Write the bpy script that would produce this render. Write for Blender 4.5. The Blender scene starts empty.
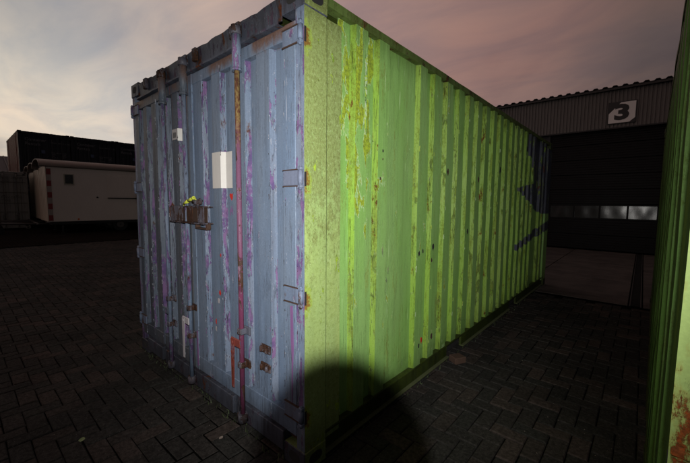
import bpy, bmesh, math, random
from mathutils import Vector, Matrix, noise
rnd = random.Random(7)
S = bpy.context.scene
COL = S.collection
PI = math.pi

# ------------------------------------------------------------------ camera
CAM = Vector((1.3237, -1.1984, 1.5041))
YAW, PITCH, ROLL = 0.7165, -0.0861, 0.0087
cy, sy, cp, sp = math.cos(YAW), math.sin(YAW), math.cos(PITCH), math.sin(PITCH)
fwd = Vector((-sy * cp, cy * cp, sp)); rgt = Vector((cy, sy, 0)); upv = rgt.cross(fwd)
c_, s_ = math.cos(ROLL), math.sin(ROLL)
RX = c_ * rgt + s_ * upv; UY = -s_ * rgt + c_ * upv
cd = bpy.data.cameras.new("camera"); cd.sensor_width = 36; cd.lens = 36 * 341.8 / 690
cd.clip_start = 0.02; cd.clip_end = 3000
cam = bpy.data.objects.new("camera", cd); COL.objects.link(cam)
rot = Matrix((RX, UY, -fwd)).transposed()
cam.matrix_world = Matrix.Translation(CAM) @ rot.to_4x4()
S.camera = cam
S.view_settings.view_transform = 'Standard'; S.view_settings.look = 'None'
S.view_settings.exposure = 0.0; S.view_settings.gamma = 1.0
S.view_settings.use_curve_mapping = False
S.render.resolution_x = 1024; S.render.resolution_y = 687


def srgb(r, g, b):
    f = lambda v: (v / 255 / 12.92) if v / 255 <= 0.04045 else ((v / 255 + 0.055) / 1.055) ** 2.4
    return (f(r), f(g), f(b), 1.0)


# ------------------------------------------------------------------ node helper
class N:
    def __init__(s, tree):
        s.t = tree; s.n = tree.nodes; s.l = tree.links

    def new(s, kind, **kw):
        n = s.n.new(kind)
        for k, v in kw.items(): setattr(n, k, v)
        return n

    def put(s, sock, v):
        if v is None: return
        if hasattr(v, 'links') or isinstance(v, bpy.types.NodeSocket): s.l.new(v, sock)
        else:
            try: sock.default_value = v
            except Exception:
                sock.default_value = tuple(v)[:len(sock.default_value)]

    def math(s, op, a, b=None, c=None, clamp=False):
        n = s.new('ShaderNodeMath', operation=op, use_clamp=clamp)
        s.put(n.inputs[0], a); s.put(n.inputs[1], b)
        if c is not None: s.put(n.inputs[2], c)
        return n.outputs[0]

    def mix(s, f, a, b, mode='MIX'):
        n = s.new('ShaderNodeMix', data_type='RGBA', blend_type=mode)
        s.put(n.inputs[0], f); s.put(n.inputs[6], a); s.put(n.inputs[7], b)
        return n.outputs[2]

    def noise(s, vec, scale, detail=4, rough=0.55, dist=0.0):
        n = s.new('ShaderNodeTexNoise'); s.put(n.inputs['Vector'], vec)
        n.inputs['Scale'].default_value = scale; n.inputs['Detail'].default_value = detail
        n.inputs['Roughness'].default_value = rough; n.inputs['Distortion'].default_value = dist
        return n.outputs['Fac']

    def scale(s, vec, v, off=(0, 0, 0)):
        n = s.new('ShaderNodeMapping'); s.put(n.inputs['Vector'], vec)
        n.inputs['Scale'].default_value = v; n.inputs['Location'].default_value = off
        return n.outputs[0]

    def step(s, v, a, b):   # 0 below a, 1 above b
        n = s.new('ShaderNodeMapRange', interpolation_type='SMOOTHSTEP')
        s.put(n.inputs['Value'], v); n.inputs['From Min'].default_value = min(a, b); n.inputs['From Max'].default_value = max(a, b)
        if a > b: n.inputs['To Min'].default_value = 1; n.inputs['To Max'].default_value = 0
        return n.outputs[0]

    def ramp(s, v, pts, interp='LINEAR'):
        n = s.new('ShaderNodeValToRGB'); s.put(n.inputs[0], v); r = n.color_ramp; r.interpolation = interp
        while len(r.elements) < len(pts): r.elements.new(0.5)
        for e, (p, c) in zip(r.elements, pts):
            e.position = p; e.color = c if hasattr(c, '__len__') else (c, c, c, 1)
        return n.outputs[0]

    def xyz(s, vec):
        n = s.new('ShaderNodeSeparateXYZ'); s.put(n.inputs[0], vec); return n.outputs

    def bump(s, h, dist=0.002, strength=1.0, normal=None):
        n = s.new('ShaderNodeBump'); s.put(n.inputs['Height'], h); n.inputs['Distance'].default_value = dist
        n.inputs['Strength'].default_value = strength
        if normal: s.put(n.inputs['Normal'], normal)
        return n.outputs[0]


# ------------------------------------------------------------------ world: dusk sky after sunset
W = bpy.data.worlds.new("World"); S.world = W; W.use_nodes = True
w = N(W.node_tree)
for n in list(w.n): w.n.remove(n)
SUNAZ = Vector((-1.0, -0.12, 0.10)).normalized()
tc = w.new('ShaderNodeTexCoord').outputs['Generated']
dp = w.new('ShaderNodeVectorMath', operation='DOT_PRODUCT')
w.put(dp.inputs[0], tc); dp.inputs[1].default_value = SUNAZ
dot = dp.outputs['Value']
z = w.xyz(tc)[2]
u = w.math('MULTIPLY_ADD', dot, 0.5, 0.5)
skyv = w.ramp(u, [(0.0, srgb(48, 46, 50)), (0.35, srgb(74, 66, 66)), (0.47, srgb(100, 85, 81)), (0.555, srgb(129, 105, 100)), (0.66, srgb(150, 121, 114)), (0.77, srgb(158, 132, 128)),
                  (0.90, srgb(192, 173, 163)), (0.955, srgb(210, 203, 194)), (1.0, srgb(226, 216, 196))])
vd = w.math('MULTIPLY', w.step(z, 0.17, 0.42), w.step(u, 0.88, 0.97))
skyv = w.mix(vd, skyv, w.mix(1.0, skyv, (0.52, 0.56, 0.64, 1), 'MULTIPLY'))
# clouds: flattened towards the horizon
zz = w.math('ADD', w.math('MAXIMUM', z, 0.0), 0.12)
cx = w.new('ShaderNodeCombineXYZ'); xs = w.xyz(tc)
w.put(cx.inputs[0], w.math('DIVIDE', xs[0], zz)); w.put(cx.inputs[1], w.math('DIVIDE', xs[1], zz))
cl = w.noise(w.scale(cx.outputs[0], (0.75, 1.5, 1.0)), 1.7, 8, 0.60, 0.7)
cl2 = w.noise(w.scale(cx.outputs[0], (0.9, 0.35, 1.0), (3, 1, 0)), 0.8, 5, 0.6, 0.8)
shade = w.mix(w.step(cl, 0.32, 0.70), (0.84, 0.865, 0.925, 1), (1.09, 1.04, 1.0, 1))
skyv = w.mix(1.0, skyv, shade, 'MULTIPLY')
dark = w.step(cl2, 0.50, 0.66)
skyv = w.mix(w.math('MULTIPLY', dark, 0.42), skyv, w.mix(1.0, skyv, (0.62, 0.62, 0.70, 1), 'MULTIPLY'))
pink = w.math('MULTIPLY', w.step(w.noise(w.scale(cx.outputs[0], (0.5, 0.5, 1), (7, 2, 0)), 0.8, 4), 0.48, 0.68), w.step(z, 0.02, 0.25))
skyv = w.mix(w.math('MULTIPLY', pink, 0.45), skyv, w.mix(1.0, skyv, (1.16, 0.95, 0.91, 1), 'MULTIPLY'))
# low grey bank on the horizon
bank = w.math('MULTIPLY', w.step(z, 0.135, 0.112), w.step(w.noise(w.scale(tc, (1, 1, 4)), 5, 3), 0.3, 0.55))
bank = w.math('MULTIPLY', bank, w.step(xs[1], 0.12, 0.03))
skyv = w.mix(w.math('MULTIPLY', bank, 0.75), skyv, srgb(128, 122, 122))
nish = w.new('ShaderNodeTexSky', sky_type='NISHITA', sun_disc=False)
nish.sun_elevation = math.radians(1.0); nish.sun_rotation = math.atan2(SUNAZ.x, SUNAZ.y)
bg = w.new('ShaderNodeBackground'); w.put(bg.inputs[0], skyv); bg.inputs[1].default_value = 1.0
bg2 = w.new('ShaderNodeBackground'); w.put(bg2.inputs[0], nish.outputs[0]); bg2.inputs[1].default_value = 0.004
ad = w.new('ShaderNodeAddShader'); w.l.new(bg.outputs[0], ad.inputs[0]); w.l.new(bg2.outputs[0], ad.inputs[1])
wo = w.new('ShaderNodeOutputWorld'); w.l.new(ad.outputs[0], wo.inputs[0])

# afterglow of the set sun
sl = bpy.data.lights.new("sun", 'SUN'); sl.energy = 0.03; sl.angle = math.radians(12); sl.color = (1.0, 0.72, 0.5)
so = bpy.data.objects.new("sun", sl); COL.objects.link(so)
so.rotation_euler = Vector((SUNAZ.x, SUNAZ.y, 0.06)).to_track_quat('Z', 'Y').to_euler()

# the camera's flash: shadow of an unmodelled lens barrel is masked into its beam
fl = bpy.data.lights.new("camera_flash", 'SPOT'); fl.energy = 430; fl.shadow_soft_size = 0.018
fl.spot_size = math.radians(130); fl.spot_blend = 0.85; fl.color = (1.0, 0.97, 0.92)
fl.use_nodes = True
f = N(fl.node_tree)
em = [n for n in f.n if n.type == 'EMISSION'][0]
nx = f.xyz(f.new('ShaderNodeTexCoord').outputs['Normal'])
fz = f.math('ABSOLUTE', nx[2])
fu = f.math('DIVIDE', nx[0], fz); fv = f.math('DIVIDE', nx[1], fz)
BU, BV, BR, BH = -0.01, -0.86, 0.275, 0.448
eu = f.math('DIVIDE', f.math('SUBTRACT', fu, BU), BR); ev = f.math('DIVIDE', f.math('MINIMUM', f.math('ABSOLUTE', f.math('MAXIMUM', f.math('SUBTRACT', fv, BV), 0.0)), 9), BH)
er = f.math('SQRT', f.math('ADD', f.math('MULTIPLY', eu, eu), f.math('MULTIPLY', ev, ev)))
open_ = f.step(er, 0.92, 1.11)
low = f.step(fv, -1.25, -0.42)          # the tube's own lower cut-off
top = f.math('MULTIPLY_ADD', low, 0.35, 0.65)
rr_ = f.math('SQRT', f.math('ADD', f.math('MULTIPLY', fu, fu), f.math('MULTIPLY', fv, fv)))
top = f.math('MULTIPLY', top, f.math('DIVIDE', 1.0, f.math('ADD', 1.0, f.math('POWER', f.math('DIVIDE', rr_, 0.74), 4.0))))
f.put(em.inputs['Strength'], f.math('MULTIPLY', f.math('MULTIPLY_ADD', open_, 0.985, 0.015), top))
fo = bpy.data.objects.new("camera_flash", fl); COL.objects.link(fo)
fo.matrix_world = Matrix.Translation(CAM + UY * 0.11 - fwd * 0.03) @ rot.to_4x4()


# ------------------------------------------------------------------ materials
MATS = {}
def mat(name):
    m = bpy.data.materials.new(name); m.use_nodes = True
    g = N(m.node_tree); b = [n for n in g.n if n.type == 'BSDF_PRINCIPLED'][0]
    MATS[name] = m
    return m, g, b

def base(b, g, color=None, rough=None, metal=None, spec=None, normal=None):
    if color is not None: g.put(b.inputs['Base Color'], color)
    if rough is not None: g.put(b.inputs['Roughness'], rough)
    if metal is not None: g.put(b.inputs['Metallic'], metal)
    if spec is not None: g.put(b.inputs['Specular IOR Level'], spec)
    if normal is not None: g.put(b.inputs['Normal'], normal)

def simple(name, col, rough=0.6, var=0.25, sc=6, metal=0.0, spec=0.4, bump=0.001):
    m, g, b = mat(name)
    o = g.new('ShaderNodeTexCoord').outputs['Object']
    n1 = g.noise(o, sc, 6, 0.65); n2 = g.noise(g.scale(o, (9, 9, 1.2)), 4, 4)
    k = g.math('MULTIPLY_ADD', g.math('ADD', n1, n2), var, 1 - var)
    cc = g.new('ShaderNodeCombineXYZ')
    for i in range(3): g.put(cc.inputs[i], k)
    c = g.mix(1.0, tuple(col) + (1,) if len(col) == 3 else col, cc.outputs[0], 'MULTIPLY')
    base(b, g, c, rough, metal, spec, g.bump(g.noise(o, sc * 12, 4), bump, 0.6))
    return m

def old_paint(name, a, a2, under, edge, thr, rustthr=0.66, pscale=9, topmoss=0.0, mstretch=0.157, spec=0.15, cracks=0.0, crackcol=(0.035, 0.026, 0.034, 1), mossy=None, moss=0.0, streak=0.5, rough=0.48, stretch=0.28,
              rustcol=(0.055, 0.018, 0.007, 1), graffiti=False, fresh=None, extra=None):
    """weathered paint: tonal drift, peeled flakes with pale lips, rust, dirt running down, moss"""
    m, g, b = mat(name)
    o = g.new('ShaderNodeTexCoord').outputs['Object']
    X, Y, Z = g.xyz(o)
    big = g.noise(g.scale(o, (1.2, 1.2, 0.5)), 1.6, 4)
    col = g.mix(g.step(big, 0.35, 0.65), a, a2)
    if graffiti:
        nn = g.math('MULTIPLY_ADD', g.noise(o, 14, 4), 0.10, -0.05)
        yb = g.math('ADD', Y, nn)
        zs = g.math('DIVIDE', Z, 2.6)
        lim = g.ramp(zs, [(0.0, 1.0), (0.505, 1.0), (0.51, 5.45 / 8), (0.655, 3.93 / 8), (0.66, 3.93 / 8), (0.70, 4.86 / 8), (0.835, 4.72 / 8), (0.87, 4.31 / 8), (1.0, 4.38 / 8)])
        m1 = g.math('GREATER_THAN', g.math('DIVIDE', yb, 8), lim)
        zl = g.math('MULTIPLY_ADD', Y, 0.115, 0.415); d = g.math('ABSOLUTE', g.math('SUBTRACT', g.math('ADD', Z, nn), zl))
        m2 = g.math('MULTIPLY', g.math('LESS_THAN', d, g.math('MULTIPLY_ADD', Y, 0.02, -0.035)), g.math('GREATER_THAN', Y, 3.93))
        gm = g.math('MAXIMUM', m1, m2)
        gcol = g.mix(g.step(g.noise(o, 5, 5), 0.35, 0.7), (0.038, 0.042, 0.066, 1), (0.052, 0.057, 0.078, 1))
        thin = g.step(g.noise(g.scale(o, (10, 10, 3)), 9, 5, 0.7), 0.22, 0.34)
        col = g.mix(g.math('MULTIPLY', gm, thin), col, gcol)
    # rolling dirt
    st = g.noise(g.scale(o, (26, 26, 0.9)), 1.0, 5, 0.6)
    col = g.mix(g.math('MULTIPLY', g.step(st, 0.48, 0.72), streak), col, g.mix(1.0, col, (0.50, 0.45, 0.42, 1), 'MULTIPLY'))
    fine = g.noise(o, 120, 3, 0.7)
    col = g.mix(g.step(fine, 0.35, 0.75), g.mix(1.0, col, (0.86, 0.86, 0.86, 1), 'MULTIPLY'), col)
    # fade patches rubbed pale
    pale = g.noise(g.scale(o, (8, 8, 1.5), (3, 5, 1)), 1.3, 6, 0.65)
    col = g.mix(g.math('MULTIPLY', g.step(pale, 0.55, 0.75), 0.35), col, g.mix(1.0, col, (1.4, 1.42, 1.45, 1), 'MULTIPLY'))
    # scratches
    sc = g.noise(g.scale(o, (60, 60, 3.0), (1, 9, 2)), 1.2, 3, 0.5)
    col = g.mix(g.math('MULTIPLY', g.step(sc, 0.70, 0.74), 0.6), col, edge)
    h = g.math('MULTIPLY', fine, 0.05)
    if mossy:
        mo = g.noise(g.scale(o, (7, 7, 7 * mstretch)), 1.7, 9, 0.76)
        mo2 = g.noise(g.scale(o, (1, 1, 0.8)), 75, 6, 0.8)
        mo = g.math('ADD', mo, g.math('MULTIPLY', g.math('SUBTRACT', Z, 1.3), topmoss))
        mk = g.math('MULTIPLY', g.step(g.math('ADD', mo, g.math('MULTIPLY', mo2, 0.35)), 0.80 - moss * 0.3, 0.95 - moss * 0.3), g.math('MULTIPLY_ADD', g.step(mo2, 0.35, 0.6), 0.5, 0.5))
        mcol = g.mix(g.step(mo2, 0.35, 0.70), mossy, g.mix(1.0, mossy, (0.62, 0.56, 0.5, 1), 'MULTIPLY'))
        col = g.mix(g.math('MULTIPLY', mk, 0.7), col, mcol)
        h = g.math('ADD', h, g.math('MULTIPLY', mk, g.math('MULTIPLY', mo2, 0.8)))
    # peeling
    pv = g.scale(o, (1, 1, stretch))
    p = g.noise(pv, pscale, 8, 0.66, 0.35)
    p = g.math('ADD', p, g.math('MULTIPLY_ADD', big, 0.22, -0.11))
    peel = g.step(p, thr, thr + 0.006)
    lip = g.math('MULTIPLY', g.step(p, thr - 0.022, thr - 0.004), g.math('SUBTRACT', 1.0, peel))
    lipn = g.step(g.noise(o, 25, 3), 0.42, 0.60)
    uc = g.mix(g.step(g.noise(o, 11, 5, 0.65), 0.40, 0.62), under, g.mix(1.0, under, (0.55, 0.62, 0.75, 1), 'MULTIPLY'))
    uc = g.mix(g.step(g.noise(o, 40, 5, 0.7), 0.56, 0.66), uc, g.mix(1.0, a, (0.9, 1.0, 0.95, 1), 'MULTIPLY'))
    col = g.mix(peel, col, uc)
    col = g.mix(g.math('MULTIPLY', g.math('MULTIPLY', lip, lipn), 0.55), col, edge)
    # thin vertical cracks where the film has split along the pressing
    if cracks:
        cn = g.noise(g.scale(o, (44, 44, 1.3), (2, 2, 5)), 1.0, 6, 0.62)
        wv = g.step(g.noise(g.scale(o, (5, 5, 1.6)), 1.5, 5, .7), 0.44, 0.56)
        lines = g.math('MULTIPLY', g.step(g.math('ABSOLUTE', g.math('SUBTRACT', cn, 0.50)), 0.014, 0.004), wv)
        col = g.mix(g.math('MULTIPLY', lines, cracks), col, crackcol)
        ch = g.noise(g.scale(o, (1, 1, 0.5), (9, 1, 3)), 42, 5, 0.7)
        col = g.mix(g.math('MULTIPLY', g.step(ch, 0.655, 0.68), cracks), col, crackcol)
        col = g.mix(g.math('MULTIPLY', g.math('MULTIPLY', g.step(ch, 0.625, 0.645), g.step(ch, 0.66, 0.65)), cracks * .6), col, edge)
        h = g.math('SUBTRACT', h, g.math('MULTIPLY', lines, 0.6))
    # rust
    rp = g.noise(g.scale(o, (1, 1, 0.45), (4, 4, 4)), 7, 9, 0.72)
    rust = g.step(rp, rustthr, rustthr + 0.035)
    halo = g.math('MULTIPLY', g.step(rp, rustthr - 0.05, rustthr + 0.02), 0.5)
    rc = g.mix(g.step(g.noise(o, 90, 4, 0.7), 0.4, 0.65), rustcol, g.mix(1.0, rustcol, (2.1, 1.75, 1.4, 1), 'MULTIPLY'))
    col = g.mix(halo, col, g.mix(1.0, col, (0.9, 0.55, 0.35, 1), 'MULTIPLY'))
    col = g.mix(rust, col, rc)
    # darker towards the foot and towards the head, edges broken by noise
    foot = g.math('MULTIPLY', g.step(g.math('ADD', Z, g.math('MULTIPLY', g.noise(o, 8, 6, 0.7), 0.35)), 0.55, 0.22), 0.75)
    col = g.mix(foot, col, g.mix(1.0, col, (0.36, 0.33, 0.30, 1), 'MULTIPLY'))
    head_dark = g.math('MULTIPLY', g.step(g.math('SUBTRACT', Z, g.math('MULTIPLY', g.noise(g.scale(o, (14, 14, 2)), 1.5, 6, 0.7), 0.30)), 2.22, 2.42), 0.65)
    col = g.mix(head_dark, col, g.mix(1.0, col, (0.42, 0.40, 0.36, 1), 'MULTIPLY'))
    if extra: col = extra(g, o, X, Y, Z, col)
    h = g.math('ADD', h, g.math('MULTIPLY', peel, -0.75))
    h = g.math('ADD', h, g.math('MULTIPLY', lip, 0.35))
    h = g.math('ADD', h, g.math('MULTIPLY', rust, g.math('MULTIPLY', g.noise(o, 120, 4, 0.7), 1.2)))
    rg = g.math('ADD', rough, g.math('MULTIPLY', g.math('MAXIMUM', rust, peel), 0.3), clamp=True)
    base(b, g, col, rg, 0, spec, g.bump(h, 0.0022, 0.9, g.bump(g.noise(g.scale(o, (1, 1, 0.6)), 5, 3), 0.006, 0.5)))
    return m

BLUE = (0.112, 0.156, 0.230, 1); BLUE2 = (0.132, 0.168, 0.225, 1); PURP = (0.130, 0.078, 0.165, 1); PALE = (0.34, 0.36, 0.42, 1)
GF = (0.182, 0.350, 0.088, 1); GF2 = (0.200, 0.350, 0.110, 1); LIME = (0.30, 0.46, 0.035, 1); GPALE = (0.42, 0.58, 0.30, 1)
GW = (0.160, 0.285, 0.034, 1); GW2 = (0.180, 0.290, 0.050, 1)

def side_extra(g, o, X, Y, Z, col):
    # long yellow-green scabs of older paint near the front end, as they sit on the steel
    for yc, wd, z0, z1, a_ in ((0.292, 0.016, 1.0, 2.3, 0.46), (0.512, 0.020, 1.75, 2.35, 0.44), (0.775, 0.02, 0.6, 1.5, 0.58)):
        q1 = g.noise(g.scale(o, (1, 1, 0.22), (6, 2, yc * 9)), 34, 6, 0.65)
        zn = g.math('MULTIPLY', g.step(g.math('ABSOLUTE', g.math('SUBTRACT', Y, yc)), wd * 1.5, wd * .8), g.math('MULTIPLY', g.step(Z, z0, z0 + .25), g.step(Z, z1 + .1, z1)))
        col = g.mix(g.math('MULTIPLY', zn, g.step(q1, a_ + .05, a_ + .07)), col, g.mix(g.step(g.noise(o, 50, 3), .45, .55), (0.36, 0.48, 0.30, 1), (0.30, 0.42, 0.05, 1)))
        col = g.mix(g.math('MULTIPLY', zn, g.math('MULTIPLY', g.step(q1, a_ + .02, a_ + .035), g.step(q1, a_ + .052, a_ + .045))), col, (0.03, 0.035, 0.012, 1))
    p = g.noise(g.scale(o, (1, 1, 0.32), (2, 8, 1)), 11, 7, 0.6, 0.4)
    zone = g.math('MULTIPLY', g.step(g.math('ABSOLUTE', g.math('SUBTRACT', Y, 0.46)), 0.24, 0.13), g.step(Z, 0.9, 1.7))
    v = g.math('MULTIPLY_ADD', zone, 0.15, p)
    k = g.step(v, 0.672, 0.679); kk = g.step(v, 0.655, 0.672)
    col = g.mix(g.math('MULTIPLY', kk, g.math('SUBTRACT', 1.0, k)), col, (0.34, 0.48, 0.26, 1))
    return g.mix(k, col, g.mix(g.step(g.noise(o, 60, 5, 0.7), 0.35, 0.65), (0.26, 0.35, 0.03, 1), (0.13, 0.17, 0.025, 1)))

def door_extra(g, o, X, Y, Z, col):
    # rust run below the header
    z0 = g.step(Z, 1.75, 2.38)
    k = g.math('MULTIPLY', z0, g.step(g.noise(g.scale(o, (45, 45, 1.0)), 1.0, 4), 0.55, 0.70))
    k = g.math('MULTIPLY', k, g.step(g.noise(g.scale(o, (3.5, 1, 0.3), (8, 0, 0)), 1.0, 2), 0.50, 0.60))
    col = g.mix(g.math('MULTIPLY', k, 0.8), col, (0.16, 0.055, 0.02, 1))
    k2 = g.math('MULTIPLY', g.step(g.math('ADD', Z, g.math('MULTIPLY', g.noise(g.scale(o, (1, 1, .4)), 22, 6, .7), .14)), 2.405, 2.47), g.step(g.noise(g.scale(o, (1, 1, .3), (5, 0, 0)), 3.0, 3), 0.42, 0.56))
    return g.mix(g.math('MULTIPLY', k2, 0.85), col, g.mix(g.noise(o, 60, 4, .7), (0.035, 0.018, 0.012, 1), (0.16, 0.075, 0.035, 1)))

M_blue = old_paint('blue_paint', BLUE, BLUE2, PURP, PALE, 0.665, 0.69, extra=door_extra, streak=0.45, cracks=0.5)
M_bluew = old_paint('blue_paint_worn', (0.135, 0.165, 0.225, 1), BLUE, PURP, PALE, 0.530, 0.635, streak=0.5, pscale=24, stretch=0.16, cracks=0.9)
M_blue2 = old_paint('blue_paint_darker', (0.062, 0.080, 0.108, 1), (0.078, 0.088, 0.103, 1), PURP, PALE, 0.66, 0.67, extra=door_extra, streak=0.8, cracks=0.9)  # left door's paint: darker and more streaked than the right
M_bluew2 = old_paint('blue_paint_worn_darker', (0.085, 0.105, 0.140, 1), (0.07, 0.088, 0.12, 1), PURP, PALE, 0.54, 0.62, streak=0.7, pscale=24, stretch=0.16, cracks=1.0)  # darker worn paint for the left door's pressings
M_rail = old_paint('mossy_green_rail', (0.12, 0.185, 0.050, 1), (0.10, 0.15, 0.040, 1), (0.07, 0.05, 0.02, 1), (0.2, 0.26, 0.08, 1), 0.60, 0.60, pscale=16, mossy=(0.07, 0.085, 0.02, 1), moss=0.6, streak=0.5)
M_blued = old_paint('blue_paint_grimy', (0.070, 0.082, 0.115, 1), (0.046, 0.052, 0.070, 1), (0.06, 0.04, 0.06, 1), (0.15, 0.16, 0.19, 1), 0.58, 0.60, streak=0.9, cracks=0.9, pscale=18)
def rod_extra(g, o, X, Y, Z, col):
    k = g.math('MULTIPLY', g.step(g.math('ADD', Z, g.math('MULTIPLY', g.noise(o, 14, 5, .7), .5)), 2.0, 2.25), 0.9)
    rc = g.mix(g.step(g.noise(g.scale(o, (1, 1, .5)), 60, 5, .7), .42, .62), (0.10, 0.045, 0.022, 1), (0.23, 0.17, 0.06, 1))
    return g.mix(k, col, rc)
M_mag = old_paint('magenta_rod_paint', (0.155, 0.040, 0.090, 1), (0.14, 0.065, 0.115, 1), (0.09, 0.045, 0.03, 1), (0.30, 0.22, 0.28, 1), 0.54, 0.57, pscale=14, extra=rod_extra, streak=0.6)
M_gflat = old_paint('green_paint', GF, GF2, (0.19, 0.235, 0.10, 1), GPALE, 0.72, 0.735, mossy=(0.22, 0.27, 0.06, 1), moss=0.30, streak=0.25, rough=0.45, cracks=0.13, crackcol=(0.05, 0.06, 0.02, 1), graffiti=True, extra=side_extra)
M_gwall = old_paint('green_paint_yellowed', GW, GW2, (0.12, 0.17, 0.03, 1), (0.26,0.36,0.17,1), 0.60, 0.62, pscale=16, cracks=0.8, crackcol=(0.03, 0.035, 0.01, 1), mossy=(0.13, 0.17, 0.015, 1), moss=0.45, streak=0.3, rough=0.5, graffiti=True)
def post_extra(g, o, X, Y, Z, col):
    # rust weeping round the hinges, and lime scabs beside it
    nz_ = g.math('MULTIPLY', g.math('SUBTRACT', g.noise(o, 32, 6, .7), 0.5), 0.10)
    for hz in (2.345, 1.628, .998, .330):
        dz = g.math('MULTIPLY', g.math('SUBTRACT', Z, hz - .02), 0.55); dy = g.math('SUBTRACT', Y, 0.008)
        d = g.math('ADD', g.math('SQRT', g.math('ADD', g.math('MULTIPLY', dz, dz), g.math('MULTIPLY', dy, dy))), nz_)
        col = g.mix(g.math('MULTIPLY', g.step(d, 0.050, 0.036), 0.8), col, (0.20, 0.28, 0.045, 1))
        col = g.mix(g.math('MULTIPLY', g.step(d, 0.034, 0.020), 0.9), col, g.mix(g.noise(o, 90, 3), (0.05, 0.022, 0.01, 1), (0.24, 0.11, 0.02, 1)))
    sp_ = g.noise(o, 48, 7, 0.82)
    col = g.mix(g.math('MULTIPLY', g.step(sp_, 0.50, 0.60), 0.55), col, g.mix(1.0, col, (0.60, 0.58, 0.45, 1), 'MULTIPLY'))
    sp2 = g.noise(g.scale(o, (1, 1, 1), (4, 4, 4)), 60, 6, 0.8)
    return g.mix(g.math('MULTIPLY', g.step(sp2, 0.56, 0.66), 0.5), col, (0.34, 0.42, 0.22, 1))
M_gpost = old_paint('green_paint_mossy', (0.225, 0.320, 0.120, 1), (0.245, 0.320, 0.100, 1), (0.28, 0.40, 0.03, 1), (0.32, 0.40, 0.14, 1), 0.625, 0.69, mossy=(0.165, 0.190, 0.060, 1), moss=0.52, streak=0.15, mstretch=0.6, extra=post_extra, pscale=12, stretch=0.45, rough=0.6, topmoss=0.30)
M_hinge = old_paint('blue_hinge_paint', (0.12, 0.14, 0.20, 1), BLUE, (0.15, 0.09, 0.16, 1), PALE, 0.60, 0.585, streak=0.5, rustcol=(0.040, 0.016, 0.007, 1))
M_gdark = old_paint('green_paint_grimy', (0.050, 0.075, 0.020, 1), (0.030, 0.042, 0.015, 1), (0.10, 0.13, 0.02, 1), (0.16, 0.22, 0.05, 1), 0.68, 0.66, mossy=(0.06, 0.09, 0.012, 1), moss=0.7, streak=0.8)
M_gold = old_paint('green_paint_rusty', (0.24, 0.34, 0.11, 1), (0.28, 0.36, 0.10, 1), (0.16, 0.05, 0.012, 1), (0.35, 0.40, 0.2, 1), 0.62, 0.560, rustcol=(0.10, 0.030, 0.008, 1))
M_rust = simple('rusty_steel', (0.042, 0.021, 0.013), 0.85, 0.5, 22, bump=0.004)
M_rustb = old_paint('rust_bitten_blue_steel', (0.090, 0.095, 0.125, 1), (0.075, 0.07, 0.09, 1), (0.05, 0.03, 0.026, 1), PALE, 0.52, 0.53, pscale=22, streak=0.7, rustcol=(0.026, 0.013, 0.008, 1))
M_redr = old_paint('red_oxide_handle', (0.17, 0.040, 0.030, 1), (0.13, 0.035, 0.035, 1), (0.12, 0.06, 0.10, 1), (0.3, 0.2, 0.2, 1), 0.56, 0.58, pscale=18)
M_black = simple('black_rubber', (0.012, 0.012, 0.012), 0.7)
M_white = simple('white_sticker', (0.43, 0.42, 0.40), 0.45, 0.22, 10, bump=0.0003)
M_wpaint = simple('chipped_white_paint', (0.28, 0.27, 0.29), 0.6, 0.3, 20)
M_red = simple('red_paint', (0.38, 0.02, 0.012), 0.5)
M_yel = simple('yellow_plastic', (0.42, 0.47, 0.05), 0.5, 0.4, 45)
M_grey = simple('faded_label', (0.30, 0.29, 0.29), 0.6, 0.3, 30)
M_flake = simple('lime_paint_flake', (0.22, 0.31, 0.06), 0.5, 0.3, 30)
M_flakep = simple('pale_paint_flake', (0.25, 0.34, 0.18), 0.5, 0.3, 30)
M_purp = simple('violet_paint_run', (0.14, 0.07, 0.17), 0.5, 0.3, 20)
M_hole = simple('dark_inside', (0.008, 0.008, 0.008), 0.9)
M_ink = simple('black_ink', (0.015, 0.015, 0.015), 0.5)
M_conc = None


# ------------------------------------------------------------------ geometry helpers
def link(name, me, parent=None, m=None, kind=None, label=None):
    o = bpy.data.objects.new(name, me)
    COL.objects.link(o)
    if parent: o.parent = parent
    for k in (m if isinstance(m, (list, tuple)) else [m] if m else []):
        if me.materials.find(k.name) < 0: me.materials.append(k)
    if kind: o['kind'] = kind
    if label: o['label'] = label
    return o

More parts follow.
